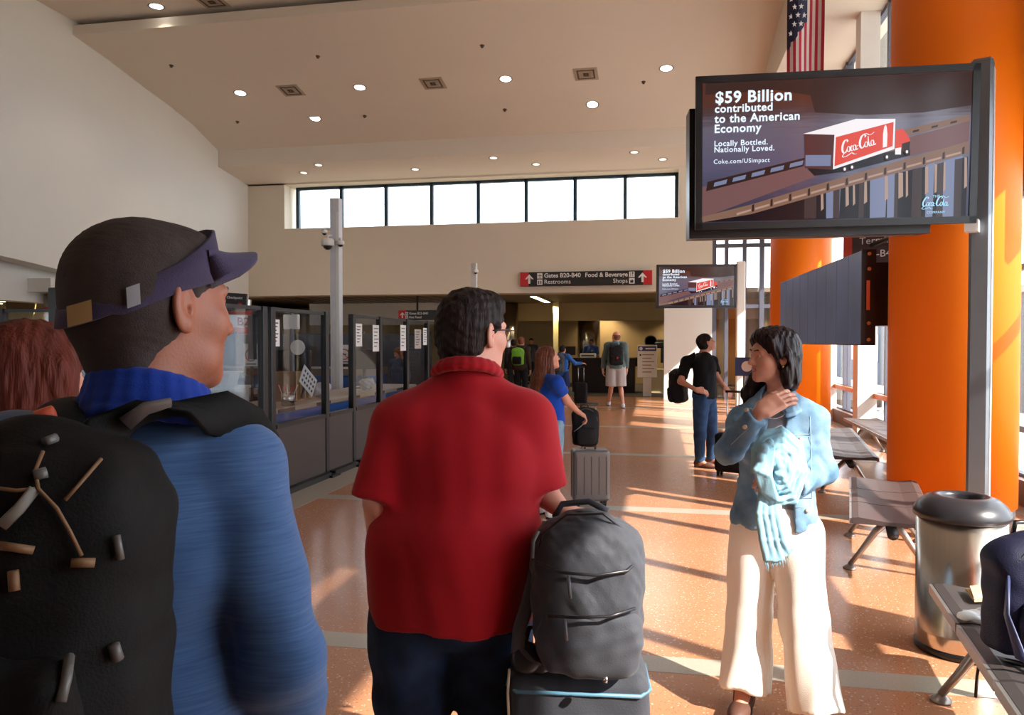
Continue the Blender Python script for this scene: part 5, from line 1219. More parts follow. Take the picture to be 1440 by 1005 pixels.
# the far side falls forward over her shoulder
F.chain([h(.084, .0, -.05), h(.092, .03, -.12), h(.10, .06, -.18), h(.09, .07, -.225)], [.026*k, .032*k, .030*k, .014*k], .03)
F.ell(h(0, .118, -.014), A_([.071, .060, .088])*k, R, .012, 's').ell(h(0, .05, -.12), A_([.062, .07, .075])*k, R, .02, 's')
F.ell(h(-.093, .006, -.020), A_([.020, .018, .026])*k, R, .010, 's')
hs_ = waves(41, .0035, .024, 6, aniso=(1.6, 1.6, .25)); F.mesh('hair', .0038, H_BLK, p.t, hs_, loc=p.o)
o = p.o
b = MB(); bmesh.ops.create_uvsphere(b.b, u_segments=10, v_segments=8, radius=.006, matrix=Matrix.Translation(Vector(h(-.087, .002, -.042)-o))); b.build('earring', mat('gold', (232, 196, 130), .2, 1.0), p.t, True)
# tee
F = Field(); p.torso(F, .006, f=True); F.cut(J['pelvis']-A_([0, 0, .03]), (0, 0, 1)); F.mesh('tee_shirt', .010, cloth('grey_tee', (150, 146, 150)), p.t, loc=o)
b = MB(); ncw = [J['neck']+p.R@A_([.055*math.sin(a), .055+.03*math.cos(a)*0+.04*math.cos(a), -.03-.05*max(0, math.cos(a))]) for a in [q*math.pi/10 for q in range(-10, 11)]]
b.tube([Vector(q-o) for q in ncw], .004, 6); b.build('necklace', mat('silver', (220, 222, 226), .2, 1), p.t, True)
# jacket
F = Field(); p.torso(F, .026, f=True)
F.cone(J['waist'], J['pelvis']+A_([0, 0, .02]), .150, .168, .05, sq=(p.R@A_([0, 1, 0]), 1.25))
for c in 'lr':
    F.cone(J['sh'+c], J['el'+c], .060, .054, .03); e = J['wr'+c]+(J['el'+c]-J['wr'+c])*.10; F.cone(J['el'+c], e, .056, .046, .025, capb=True)
F.cut(J['pelvis']+A_([0, 0, .005]), (.0, 0, 1))
fc = J['chest']+p.R@A_([-.028, .17, -.03])
F.box(fc, (.036, .12, .42), p.R@rotm(0, 0, .10), .02, .01, 's')
F.ell(J['neck']+p.R@A_([0, .04, .01]), (.055, .10, .075), p.R, .01, 's')
wj = waves(44, .007, .12, 6); wj2 = waves(45, .003, .05, 5); F.mesh('denim_jacket', .0075, LD, p.t, lambda P: wj(P)+wj2(P), loc=o)
F = Field(); cc = J['neck']+A_([0, 0, .0])
for q in range(-7, 8):
    a0 = math.pi+q*.33; a1 = a0+.33
    f = lambda a, e, z: cc+p.R@A_([(.080+e)*math.sin(a)-.01, (.084+e)*math.cos(a)+.014, z+.022-.05*(math.cos(a)+1)*.7])
    F.cone(f(a0, 0, .0), f(a1, 0, .0), .012, .012, .01); F.cone(f(a0, .018, -.02), f(a1, .018, -.02), .011, .011, .01)
F.mesh('jacket_collar', .006, LD, p.t, loc=o)
def onfront(px, py, d): return Vector(at(px, py, d)-o)
def surf(px, py):   # the jacket's front surface seen at a pixel
    return None
BTN = mat('jacket_button', (214, 196, 170), .3, .6)
jk = [c for c in p.t.children if c.name.startswith('denim_jacket')][0]
def hit(ob, px, py, lift=.002):
    bpy.context.view_layer.update()
    mw = ob.matrix_world.inverted(); r = ray(px, py); okk, loc, nrm, _ = ob.ray_cast(mw @ Vector(CAM), (mw.to_3x3() @ Vector(r)).normalized())
    if not okk: return None, None
    return Vector(ob.matrix_world @ loc)+nrm*lift, nrm
def seam(ob, pts, name='seam', r=.0015, m=LDS):
    out = []
    for (x0, y0), (x1, y1) in zip(pts, pts[1:]):
        for q in range(7):
            t_ = q/6; v, n = hit(ob, x0+(x1-x0)*t_, y0+(y1-y0)*t_)
            if v is not None: out.append(v-Vector(o))
    if len(out) > 2: MB().tube(out, r, 6).build(name, m, p.t, True)
def button(ob, px, py, r=.009):
    v, n = hit(ob, px, py, .003)
    if v is None: return
    b = MB(); b.cyl(v-Vector(o)-n*.003, v-Vector(o)+n*.004, r, n=14); b.build('button', BTN, p.t, True)
seam(jk, [(1108, 612), (1140, 610)]); seam(jk, [(1108, 612), (1124, 622), (1140, 611)], 'pocket_flap'); seam(jk, [(1113, 622), (1120, 700)]); seam(jk, [(1139, 585), (1141, 700)]); seam(jk, [(1112, 715), (1156, 708)])
seam(jk, [(1028, 625), (1052, 602)])
for q in ((1125, 618), (1134, 718), (1050, 577), (1048, 600)): button(jk, *q)
# trousers
F = Field(); F.ell(J['pelvis']+A_([0, 0, .0]), (.172, .13, .15), p.R, 0)
for c in 'lr':
    F.cone(J['hp'+c], J['kn'+c], .108, .098, .035); e = J['an'+c]+A_([0, 0, .0]); F.cone(J['kn'+c], e, .098, .112, .03, capb=True)
F.cut(J['pelvis']+A_([0, 0, .16]), (0, 0, -1))
wp = waves(51, .010, .16, 6, aniso=(1.6, 1.6, .15)); F.mesh('wide_trousers', .009, CREAM, p.t, wp, loc=o)
for c in 'lr': p.shoe(c, mat('sandal_brown', (92, 58, 46), .6), name='sandal')
# scarf, a thing of its own in her hands
SCF = cloth('pale_blue_scarf', (142, 188, 206), .1, 200, .8, var=.2, vs=7)
so = at(1090, 680, 3.06); t = thing('scarf', 'pale blue gauzy scarf bunched in the denim jacket woman\'s arm, fringed end hanging', 'scarf', so)
def S(px, py, d): return at(px, py, d)
F = Field(); rs = np.random.RandomState(4)
loop = [(1060, 664), (1060, 634), (1074, 612), (1100, 606), (1124, 626), (1131, 664), (1118, 700), (1094, 704), (1078, 684)]
for i in range(13):
    u = i/12; fct = .06+.98*u; dz = -.035*math.cos(u*1.5)+(.008 if i % 2 else -.008)
    F.chain([S(1095+(x-1095)*fct+rs.uniform(-1.5, 1.5), 657+(y-657)*(fct+.04)+rs.uniform(-2, 2), 3.04+dz+rs.uniform(-.006, .006)) for x, y in loop], [.008, .010, .012, .012, .012, .012, .011, .010, .008], .005)
for i in range(5):
    F.chain([S(1072+i*4, 640-i*3, 2.98), S(1062+i*5, 660+i*2, 2.97), S(1072+i*5, 690+i*3, 3.0), S(1086+i*4, 706-i, 3.02)], [.008, .011, .010, .008], .004)
F.ell(S(1095, 658, 3.075), (.085, .035, .135), None, .004)
F.ell(S(1074, 630, 2.97), (.020, .018, .024), None, .008).ell(S(1082, 622, 2.97), (.018, .016, .016), None, .006).ell(S(1070, 642, 2.97), (.016, .014, .020), None, .006)
F.mesh('bunched_folds', .0042, SCF, t, waves(61, .0022, .05, 6, aniso=(1.5, 1.5, .5)), loc=so)
F = Field()
for i in range(8):
    u = i/7; F.chain([S(1072+18*u, 684, 3.03), S(1066+30*u, 722, 3.02+.015*(i % 2)), S(1072+32*u, 758, 3.02+.015*(i % 2)), S(1078+36*u, 788-14*max(0, u-.5)*2, 3.03)], [.011, .013, .014, .013], .005, capb=True)
F.mesh('hanging_end', .0042, SCF, t, waves(63, .002, .04, 5, aniso=(1.8, 1.8, .2)), loc=so)
for q in range(22):
    x = 1076+q*1.6; b = MB(); y0 = 780+8*math.sin(q*1.3)*.5-(max(0, x-1098))*1.5
    b.tube([Vector(S(x, y0, 3.03)-so), Vector(S(x+2*math.sin(q*2.1), y0+9, 3.03)-so), Vector(S(x+3*math.sin(q*1.7), y0+16+4*math.sin(q), 3.03)-so)], [.0035, .0028, .001], 5); b.build('fringe', SCF, t, True)
DW = p
# ---------------------------------------------------------------- generic smaller figures
def shirt(p, m, off=.018, sleeve=.75, vox=.012, hem=.85, full=False, name='shirt', seed=3, f=False, collar=None, wv=.006):
    F = Field(); p.torso(F, off, f=f); J = p.J; k = p.k
    F.cone(J['waist'], J['pelvis']-A_([0, 0, .03*k]), .145*k*p.g+off, .165*k*p.g+off*.8, .05, sq=(p.R@A_([0, 1, 0]), 1.3))
    for c in 'lr':
        if full: F.cone(J['sh'+c], J['el'+c], .058*k+off*.5, .048*k+off*.5, .03); F.cone(J['el'+c], J['wr'+c], .048*k+off*.4, .036*k+off*.4, .02, capb=True)
        else: F.cone(J['sh'+c], J['sh'+c]+(J['el'+c]-J['sh'+c])*sleeve, .060*k+off*.5, .058*k+off*.6, .03, capb=True)
    F.cut(A_([p.o[0], p.o[1], p.o[2]+hem*k]), (0, 0, 1))
    o = F.mesh(name, vox, m, p.t, waves(seed, wv, .13), loc=p.o)
    if collar:
        F = Field()
        for q in range(14):
            a0 = 2*math.pi*q/14; a1 = 2*math.pi*(q+1)/14; f_ = lambda a: J['neck']+p.R@A_([.062*k*math.sin(a), .062*k*math.cos(a)+.01, .02-.03*math.cos(a)])
            F.cone(f_(a0), f_(a1), .014*k, .014*k, .01)
        F.mesh('collar', .009, collar, p.t, loc=p.o)
    return o
def short_hair(p, m, vox=.008, top=True, balding=False):
    F = Field(); k = p.hs; R = p.HR; h = p.hp
    F.ell(h(0, -.018, .042 if not balding else .02), A_([.083, .104, .088 if not balding else .07])*k, R, 0).ell(h(0, -.045, -.02), A_([.076, .066, .07])*k, R, .03)
    F.ell(h(0, .112, -.015), A_([.076, .060, .082])*k, R, .012, 's').ell(h(0, .05, -.08), A_([.09, .09, .06])*k, R, .01, 's')
    if balding: F.ell(h(0, .03, .125), A_([.075, .085, .055])*k, R, .01, 's')
    return F.mesh('hair', vox, m, p.t, waves(5, .002, .03), loc=p.o)
def backpack(center, bear, w_, hgt, dp, label, m, m2=None, seed=1, vox=.010, cat='backpack', pocket=True, extra=None, tilt=0.0, grp=None, handle=True, straps=None, name='backpack'):
    c = A_(center, float); R = rotm(bear, tilt); t = thing(name, label, cat, c, 0, grp)
    P = lambda x, y, z: c+R@A_([x, y, z])
    F = Field(); F.box(P(0, 0, hgt*.45), (w_/2, dp*.32, hgt*.44), R, .05*min(1, w_/.3), 0).ell(P(0, 0, hgt*.78), (w_*.47, dp*.36, hgt*.22), R, .06).ell(P(0, -dp*.10, hgt*.42), (w_*.44, dp*.42, hgt*.40), R, .05)
    F.mesh('bag_body', vox, m, t, waves(seed, .006, .14, 5), loc=c)
    if pocket:
        F = Field(); F.box(P(0, -dp*.42, hgt*.27), (w_*.38, dp*.14, hgt*.22), R, .03, 0).ell(P(0, -dp*.44, hgt*.27), (w_*.36, dp*.17, hgt*.21), R, .03); F.mesh('front_pocket', vox, m2 or m, t, waves(seed+1, .004, .09, 5), loc=c)
    zp = mat('zip_'+str(seed), (60, 60, 64), .4)
    def L(v): return Vector(R@A_(v))
    arc = [L((w_*.46*math.sin(a), -dp*.26-dp*.10*math.cos(a), hgt*.60+hgt*.36*math.cos(a))) for a in [(-8+q)*math.pi/16*1.05 for q in range(17)]]
    MB().tube(arc, .004, 6).build('zip', zp, t, True)
    if handle: MB().tube([L((-.04, dp*.22, hgt*.95)), L((-.03, dp*.22, hgt*1.05)), L((.03, dp*.22, hgt*1.05)), L((.04, dp*.22, hgt*.95))], .009, 8).build('handle', BLKP, t, True)
    return t, P, R
def strap_pair(t, c, p, off=.055, w_=.028, m=BLKP, z0=.30):
    # shoulder straps of a worn backpack, from the bag over the shoulder and down to the front of the chest
    for sx in (-1, 1):
        k = p.k; g = p.g; pts = [p.P(sx*.10*g, -.14*g, 1.36), p.P(sx*.11*g, -.085*g, 1.475), p.P(sx*.115*g, .0, 1.512), p.P(sx*.12*g, .085*g, 1.46), p.P(sx*.135*g, .145*g, 1.33), p.P(sx*.165*g, .115*g, 1.18), p.P(sx*.19*g, -.02, 1.05)]
        MB().tube([Vector(q-A_(c)) for q in pts], w_*k, 8, flat=(tuple(p.R[:, 0]), .3)).build('shoulder_strap', m, t, True)
BAGK = cloth('black_nylon', (26, 25, 28), .3, 300, .7); BAGG = cloth('charcoal_nylon', (64, 66, 72), .12, 260, .7)
# ---------------------------------------------------------------- 5. man in black with trolley
q = onz(990, 661, 0)
p = Person(q[0], q[1], math.radians(118), 1.74, 'man in black shirt and jeans looking up, a bag on his back', head=(math.radians(72), .38, 0), skin=SK3, girth=.98)
J = p.J; Z = 9.75
J['elr'] = at(957, 536, Z-.28); J['wrr'] = at(979, 548, Z-.50); J['ell'] = at(1008, 530, Z-.0); J['wrl'] = at(1019, 544, Z-.1)
J['shr'] = at(966, 508, Z-.12); J['shl'] = at(1001, 508, Z+.18); J['head'] = at(993, 482, Z); J['neck'] = at(986, 503, Z)
J['knr'] = at(984, 612, Z-.1); J['knl'] = at(1001, 608, Z+.1); J['anr'] = at(984, 650, Z); J['anl'] = at(1000, 645, Z+.2); J['anr'][2] = .085; J['anl'][2] = .085
p.handvox = .005
p.body(.006, .012, hands=[dict(side=1, w=J['wrr'], d=unit(at(994, 551, Z-.5)-J['wrr']), n=(.2, -.6, .6), curl=.5), dict(side=-1, w=J['wrl'], d=(.4, -.3, -.5), n=(0, -.5, 1), curl=.8)])
short_hair(p, H_DK, .006); p.eyes(brows=H_DK)
shirt(p, cloth('black_shirt', (22, 21, 24)), .020, .8, .010, .90, collar=cloth('black_collar', (24, 23, 26)))
p.bottoms(JEANM, .014, .011)
for c in 'lr': p.shoe(c, mat('brown_shoe', (96, 60, 44), .6), toe=(.93, -.35, 0))
c = at(958, 566, Z-.05); tb, P_, R_ = backpack(c, math.radians(105), .32, .44, .24, 'black backpack slung behind the man in the black shirt', BAGK, seed=71, vox=.012, tilt=.15)
MB().tube([Vector(at(958, 530, Z+.1)-c), Vector(at(968, 502, Z-.1)-c), Vector(at(976, 497, Z-.12)-c), Vector(at(984, 512, Z-.3)-c)], .022, 8, flat=((0, 0, 1), .4)).build('shoulder_strap', BLKP, tb, True)
def trolley(x, y, bear, w_, dp, hgt, label, m, ribs=0, top=None, wheels=True, hard=True, grp=None, hh=None, m2=None):
    t = thing('suitcase', label, 'suitcase', (x, y, 0), -bear, grp)
    F = Field(); F.box((0, 0, .05+hgt/2), (w_/2, dp/2, hgt/2), None, .035 if hard else .05, 0)
    F.mesh('shell', .008 if hard else .009, m, t, None if hard else waves(17, .004, .12), loc=(0, 0, 0))
    for k in range(ribs):
        xx = -w_/2+(k+.5)*w_/ribs; MB().box(xx-.006, -dp/2-.004, .12, xx+.006, -dp/2+.01, .05+hgt-.06, .002).build('rib', m2 or m, t)
    MB().box(-.004-w_/2, -.006, .09, w_/2+.004, .006, hgt+.01, .003).build('zip', BLKP, t)
    for sx in (-1, 1):
        for sy in (-1, 1): MB().cyl((sx*(w_/2-.05)-.015, sy*(dp/2-.04), .025), (sx*(w_/2-.05)+.015, sy*(dp/2-.04), .025), .025, n=14).box(sx*(w_/2-.05)-.02, sy*(dp/2-.04)-.015, .03, sx*(w_/2-.05)+.02, sy*(dp/2-.04)+.015, .06).build('wheel', BLKP, t)
    MB().tube([(-.05, 0, hgt+.05), (-.045, 0, hgt+.075), (.045, 0, hgt+.075), (.05, 0, hgt+.05)], .008, 8).build('carry_handle', BLKP, t, True)
    if hh:
        b = MB()
        for sx in (-1, 1): b.tube([(sx*.07, dp/2-.03, hgt), (sx*.07, dp/2-.03, hh)], .008, 8)
        b.build('pull_bars', CHROME, t, True); MB().tube([(-.09, dp/2-.03, hh), (.09, dp/2-.03, hh)], .014, 8).build('pull_grip', BLKP, t, True)
    return t
q = onz(1029, 671, 0); trolley(q[0]-.0, q[1]+.1, math.radians(20), .36, .22, .46, 'black upright suitcase beside the woman, held by man in black', BAGK, hard=False, hh=1.0)
# ---------------------------------------------------------------- 6. woman in blue tee with long hair
q = at(772, 700, 7.05)
p = Person(q[0], q[1], math.radians(50), 1.62, 'young woman with very long brown hair, blue tee and jeans, hand on luggage', head=(math.radians(62), .22, 0), skin=SK3)
J = p.J; Z = 7.05; J['head'] = at(771, 504, Z); J['neck'] = at(767, 527, Z); J['shr'] = at(783, 538, Z-.18); J['shl'] = at(764, 538, Z+.12); J['elr'] = at(797, 563, Z-.1); J['wrr'] = at(812, 578, Z+.1); J['chest'] = at(771, 560, Z)
p.handvox = .005
p.body(.006, .012, female=True, hands=[dict(side=1, w=J['wrr'], d=(.7, .3, -.5), n=(.3, -.2, 1), curl=.8), dict(side=-1, w=J['wrl'], d=(0, .2, -1), n=(-1, 0, 0), curl=.4)])
k = p.hs; R = p.HR; h = p.hp
F = Field(); F.ell(h(0, -.02, .040), A_([.086, .106, .092])*k, R, 0).ell(h(0, -.06, -.04), A_([.08, .07, .10])*k, R, .04)
F.chain([h(0, -.06, -.05), h(0, -.10, -.18)+A_([-.01, 0, 0]), h(0, -.12, -.32)+A_([-.05, 0, .0]), h(0, -.10, -.50)+A_([-.08, 0, .02])], [.085*k, .085*k, .085*k, .055*k], .05)
for sx in (-1, 1): F.cone(h(sx*.08, .0, .02), h(sx*.085, -.03, -.14), .022*k, .03*k, .03)
F.ell(h(0, .115, -.014), A_([.075, .062, .088])*k, R, .012, 's')
hs2 = waves(75, .006, .03, 6, aniso=(1.6, 1.6, .15)); F.mesh('hair', .007, H_BRN, p.t, hs2, loc=p.o); p.eyes(brows=H_BRN)
shirt(p, cloth('royal_blue', (20, 66, 162)), .012, .62, .010, .92, f=True, wv=.004); p.bottoms(denim('faded_jeans', (88, 122, 148), (132, 160, 178)), .006, .011)
for c in 'lr': p.shoe(c, WHITEP)
q = onz(828, 713, 0); GH = mat('grey_hardshell', (112, 108, 106), .28, var=.05, coat=.3); trolley(q[0], q[1]+.12, math.radians(-14), .36, .23, .50, 'grey glossy hard-shell suitcase under the small black backpack', GH, ribs=5, m2=mat('grey_rib', (92, 90, 90), .3), hh=.98)
c = A_([q[0]-.045, q[1]+.08, .585]); tb, P_, R_ = backpack(c, math.radians(-14), .25, .38, .17, 'small black backpack standing on the grey hard-shell suitcase', BAGK, seed=81, vox=.008)
MB().tube([Vector(R_@A_([-.02, -.115, .24])), Vector(R_@A_([-.06, -.12, .20])), Vector(R_@A_([-.12, -.10, .15]))], .004, 6).build('key_strap', mat('grey_strap', (150, 150, 152), .5), tb, True)
# ---------------------------------------------------------------- 7. man in shorts
q = onz(866, 573, 0)
p = Person(q[0], q[1], math.radians(-4), 1.84, 'man in grey-green hoodie and pale shorts with a black backpack, near the notice stand', head=(math.radians(-40), .08, 0), skin=SK2, girth=1.12)
J = p.J; J['anl'] = onz(856, 570, 0)+A_([0, 0, .085]); J['anr'] = onz(876, 574, 0)+A_([0, 0, .085]); J['ell'] = p.P(-.28, .02, 1.12); J['wrl'] = p.P(-.30, .04, .88)
p.handvox = .008
p.body(.009, .013, detail=False, hands=[dict(side=-1, w=J['wrl'], d=(0, .1, -1), n=(-1, 0, 0), curl=.5), dict(side=1, w=J['wrr'], d=(0, .1, -1), n=(1, 0, 0), curl=.5)])
short_hair(p, mat('hair_sandy', (120, 78, 58), .7), .009, balding=True)
shirt(p, cloth('grey_green_fleece', (88, 108, 108)), .028, full=True, vox=.012, hem=.90, name='hoodie'); F = Field(); F.ell(J['neck']+p.R@A_([0, -.05, .0]), (.09, .07, .06), p.R, 0); F.mesh('hood', .012, cloth('hood_teal', (96, 130, 138)), p.t, loc=p.o)
p.bottoms(KHAKI, .03, .012, short=1.0, flare=.02, name='shorts')
for c in 'lr': p.shoe(c, mat('trainer_grey', (196, 198, 204), .6))
c = p.P(0, -.28, .98); tb, P_, R_ = backpack(c, p.b, .33, .50, .22, 'black backpack with a small red badge worn by the man in shorts', BAGK, seed=91, vox=.012); strap_pair(tb, c, p)
MB().box(-.02, -.02, 0, .02, .0, .045).build('badge', RED, tb, False, Matrix.Translation(Vector(R_@A_([.03, -.135, .16]))))
# ---------------------------------------------------------------- 8. boy at desk
q = onz(789, 570, 0)
p = Person(q[0], q[1]+.3, math.radians(20), 1.50, 'boy in bright blue shirt with a grey backpack, leaning towards the desk', head=(math.radians(25), 0, 0), skin=SK3)
J = p.J; J['elr'] = p.P(.34, .12, 1.22); J['wrr'] = p.P(.48, .30, 1.22); p.handvox = .009
p.body(.009, .013, detail=False, hands=[dict(side=1, w=J['wrr'], d=(.6, .6, 0), n=(0, 0, 1), curl=.4), dict(side=-1, w=J['wrl'], d=(0, .1, -1), n=(-1, 0, 0), curl=.5)])
short_hair(p, H_DK, .009); shirt(p, cloth('bright_blue', (54, 110, 190)), .016, full=True, vox=.012, hem=.86); p.bottoms(cloth('dark_blue_shorts', (40, 56, 110)), .02, .012, short=.9, flare=.02, name='shorts')
for c in 'lr': p.shoe(c, WHITEP)
c = p.P(0, -.26, .95); tb, P_, R_ = backpack(c, p.b, .30, .48, .2, 'grey backpack worn by the boy in blue', mat('bag_grey', (70, 74, 84), .7), seed=93, vox=.012); strap_pair(tb, c, p)
MB().box(-.05, -.01, 0, .05, .0, .02).build('badge', SIGNW, tb, False, Matrix.Translation(Vector(R_@A_([0, -.105, .40]))))
q = onz(812, 571, 0); trolley(q[0]+.05, q[1]+.3, 0, .32, .22, .52, 'small black suitcase standing between the boy and the man in shorts', BAGK, hard=False, hh=.95)
# ---------------------------------------------------------------- 9. attendant
q = ony(831, 500, 25.7)
p = Person(q[0], q[1], math.radians(190), 1.70, 'attendant in navy uniform shirt behind the black desk', head=(math.radians(200), -.1, 0), skin=SK4)
J = p.J; J['wrr'] = p.P(.08, .26, 1.14); J['wrl'] = p.P(-.08, .26, 1.14); J['elr'] = p.P(.26, .04, 1.14); J['ell'] = p.P(-.26, .04, 1.14); p.handvox = .009
p.body(.009, .013, hands=[dict(side=1, w=J['wrr'], d=(-.3, -.8, 0), n=(0, 0, 1), curl=.5), dict(side=-1, w=J['wrl'], d=(.3, -.8, 0), n=(0, 0, 1), curl=.5)])
short_hair(p, H_DK, .009); shirt(p, cloth('navy_uniform', (30, 52, 104)), .018, .8, .012, .85); p.bottoms(cloth('black_trousers', (24, 24, 28)), .015, .014)
b = MB(); v = p.R@A_([-.075, .15, 1.33*p.k]); b.cyl(v, v+p.R@A_([0, .01, 0]), .03, n=12).build('badge', mat('gold_badge', (200, 170, 90), .3, .8), p.t)
for c in 'lr': p.shoe(c, BLKP)
# ---------------------------------------------------------------- 10. travellers behind
for px, dd, br, hgt, lb, hm, cm, bag in ((733, 20.2, 10, 1.72, 'traveller in dark brown top wearing a lime green backpack, behind long-haired woman', mat('hair_auburn', (120, 62, 40), .6), cloth('dark_brown_top', (62, 48, 40)), True),
        (722, 22.0, -20, 1.66, 'dim traveller in black just left of the lime green backpack', H_DK, cloth('dim_black_top', (34, 32, 34)), False), (747, 29.0, 170, 1.72, 'distant person in dark clothes standing in the bright gap', H_DK, cloth('dim_grey_top', (60, 60, 70)), False)):
    q = at(px, 500, dd); p = Person(q[0], q[1], math.radians(br), hgt, lb, skin=SK3); p.handvox = .010
    p.body(.010, .014, detail=False, hands=[dict(side=-1, w=p.J['wrl'], d=(0, .1, -1), n=(-1, 0, 0), curl=.5), dict(side=1, w=p.J['wrr'], d=(0, .1, -1), n=(1, 0, 0), curl=.5)])
    short_hair(p, hm, .010); shirt(p, cm, .02, full=True, vox=.013); p.bottoms(cloth('dim_trousers_%d' % px, (30, 30, 34)), .015, .014)
    for c in 'lr': p.shoe(c, BLKP)
    if bag:
        c = p.P(0, -.26, 1.0); tb, P_, R_ = backpack(c, p.b, .32, .46, .2, 'lime green backpack on the traveller behind the long-haired woman', mat('lime_nylon', (110, 178, 44), .6), BAGK, seed=97, vox=.012); strap_pair(tb, c, p)
# ---------------------------------------------------------------- 11. woman behind the glass
q = at(561, 520, 14.3)
p = Person(q[0], q[1], math.radians(200), 1.48, 'woman with light reddish hair looking down behind the glass, left of man in red', head=(math.radians(215), -.25, 0), skin=SK3); p.handvox = .008
p.body(.007, .013, female=True, hands=[dict(side=-1, w=p.J['wrl'], d=(0, -.1, -1), n=(-1, 0, 0), curl=.5), dict(side=1, w=p.J['wrr'], d=(0, -.1, -1), n=(1, 0, 0), curl=.5)]); p.eyes(brows=H_LT)
k = p.hs; R = p.HR; h = p.hp; F = Field(); F.ell(h(0, -.02, .045), A_([.092, .112, .094])*k, R, 0).ell(h(0, -.05, -.05), A_([.095, .07, .10])*k, R, .04)
for sx in (-1, 1): F.cone(h(sx*.083, .02, .02), h(sx*.09, .0, -.12), .024*k, .03*k, .03)
F.ell(h(0, .12, -.02), A_([.070, .062, .09])*k, R, .012, 's'); F.mesh('hair', .007, H_LT, p.t, waves(99, .004, .03, aniso=(1.5, 1.5, .3)), loc=p.o)
shirt(p, cloth('slate_top', (78, 90, 108)), .018, full=True, vox=.012, f=True); p.bottoms(cloth('dark_trs', (34, 34, 40)), .015, .014)
for c in 'lr': p.shoe(c, BLKP)

# ================================================================== LUGGAGE IN FRONT
# large suitcase under the charcoal backpack
Zs = 2.28; o = onz(815, 1290, 0); cx = at(812, 940, Zs); o = A_([cx[0], cx[1]+.02, 0]); top = at(812, 930, Zs)[2]
t = thing('suitcase', 'large dark charcoal soft suitcase standing under the charcoal backpack', 'suitcase', o, math.radians(6))
SG = cloth('suitcase_fabric', (58, 60, 66), .15, 260, .7)
F = Field(); F.box((0, 0, .05+(top-.05)/2), (.204, .13, (top-.05)/2), None, .045, 0).ell((0, -.05, top*.55), (.175, .10, top*.38), None, .04); F.mesh('shell', .008, SG, t, waves(101, .003, .12), loc=(0, 0, 0))
b = MB(); zz = top-.045; b.tube([(-.203, .09, zz), (-.204, -.09, zz), (-.175, -.133, zz), (.175, -.133, zz), (.204, -.09, zz), (.203, .09, zz)], .006, 8); b.build('zip', mat('zip_blue', (86, 128, 152), .4), t, True)
b = MB(); b.tube([(-.16, -.145, zz-.07), (0, -.152, zz-.065), (.16, -.145, zz-.07)], .004, 6); b.build('pocket_seam', BLKP, t, True)
for sx in (-1, 1):
    for sy in (-1, 1): MB().cyl((sx*.13-.015, sy*.09, .027), (sx*.13+.015, sy*.09, .027), .027, n=16).box(sx*.13-.02, sy*.09-.015, .03, sx*.13+.02, sy*.09+.015, .07).build('wheel', BLKP, t)
b = MB(); 
for sx in (-1, 1): b.tube([(sx*.08, .14, .5), (sx*.08, .14, top+.30)], .009, 8)
b.build('pull_bars', CHROME, t, True); MB().tube([(-.10, .14, top+.30), (.10, .14, top+.30)], .016, 10).build('pull_grip', BLKP, t, True)
# charcoal backpack on it
c = A_([at(826, 930, 2.22)[0], at(826, 930, 2.22)[1], top+.012]); bh = (at(826, 712, 2.22)[2]-c[2]); bw = .325
R = rotm(math.radians(-2)); t = thing('backpack', 'charcoal grey backpack standing on the large suitcase beside man in red', 'backpack', c)
P = lambda x, y, z: c+R@A_([x, y, z])
F = Field(); F.box(P(0, 0, bh*.44), (bw*.46, .085, bh*.43), R, .06, 0).ell(P(-.005, 0, bh*.72), (bw*.44, .09, bh*.27), R, .06).ell(P(.0, -.02, bh*.45), (bw*.46, .10, bh*.42), R, .05); F.mesh('bag_body', .006, BAGG, t, lambda Q: waves(111, .006, .10, 6)(Q)+waves(112, .002, .035, 5)(Q), loc=c)
F = Field(); F.ell(P(.01, -.075, bh*.24), (bw*.44, .052, bh*.24), R, 0).box(P(.01, -.07, bh*.22), (bw*.42, .04, bh*.2), R, .035, .03); F.mesh('front_pocket', .006, BAGG, t, waves(113, .004, .07, 5), loc=c)
def Lb(x, y, z): return Vector(R@A_([x, y, z]))
def bezz(name, pts, r, m): MB().tube([Lb(*q) for q in pts], r, 8).build(name, m, t, True)
ZP = mat('zip_dark', (34, 34, 38), .35); ZG = mat('zip_pull', (96, 98, 102), .5)
bezz('zip', [(-0.1356, -0.0954, bh*.70), (-0.0678, -0.1251, bh*.665), (0.0339, -0.1293, bh*.66), (0.1130, -0.1060, bh*.68), (0.1469, -0.0424, bh*.72)], .0045, ZP)
bezz('zip', [(-0.1017, -0.1251, bh*.40), (-0.0226, -0.1442, bh*.415), (0.0678, -0.1399, bh*.43), (0.1356, -0.1060, bh*.46)], .0045, ZP)
bezz('zip', [(-0.1469, -0.0530, bh*.60), (-0.1243, -0.0742, bh*.86), (-0.0565, -0.0636, bh*.98), (0.0452, -0.0530, bh*.99), (0.1243, -0.0318, bh*.85)], .004, ZP)
for x, z in ((-.045, .655), (-.055, .405)): bezz('zip_pull', [(x, -.136, bh*z), (x+.004, -.145, bh*z-.03), (x+.006, -.14, bh*z-.06)], .005, ZG)
bezz('zip_pull', [(-0.1333, -0.0742, bh*.88), (-0.1469, -0.0848, bh*.82), (-0.1492, -0.0848, bh*.72)], .005, ZG)
bezz('carry_handle', [(-0.1017, 0.0530, bh*.90), (-0.0791, 0.0636, bh*.985), (0.0000, 0.0636, bh*1.01), (0.0565, 0.0424, bh*.96)], .010, BAGG)
bezz('emblem', [(0.0508, -0.1357, bh*.055), (0.0621, -0.1378, bh*.055)], .010, CHROME)
def ribbon(name, pts, w_, m, th=.3): MB().tube([Vector(at(*q)-c) for q in pts], w_, 10, flat=(tuple(RT), th)).build(name, m, t, True)
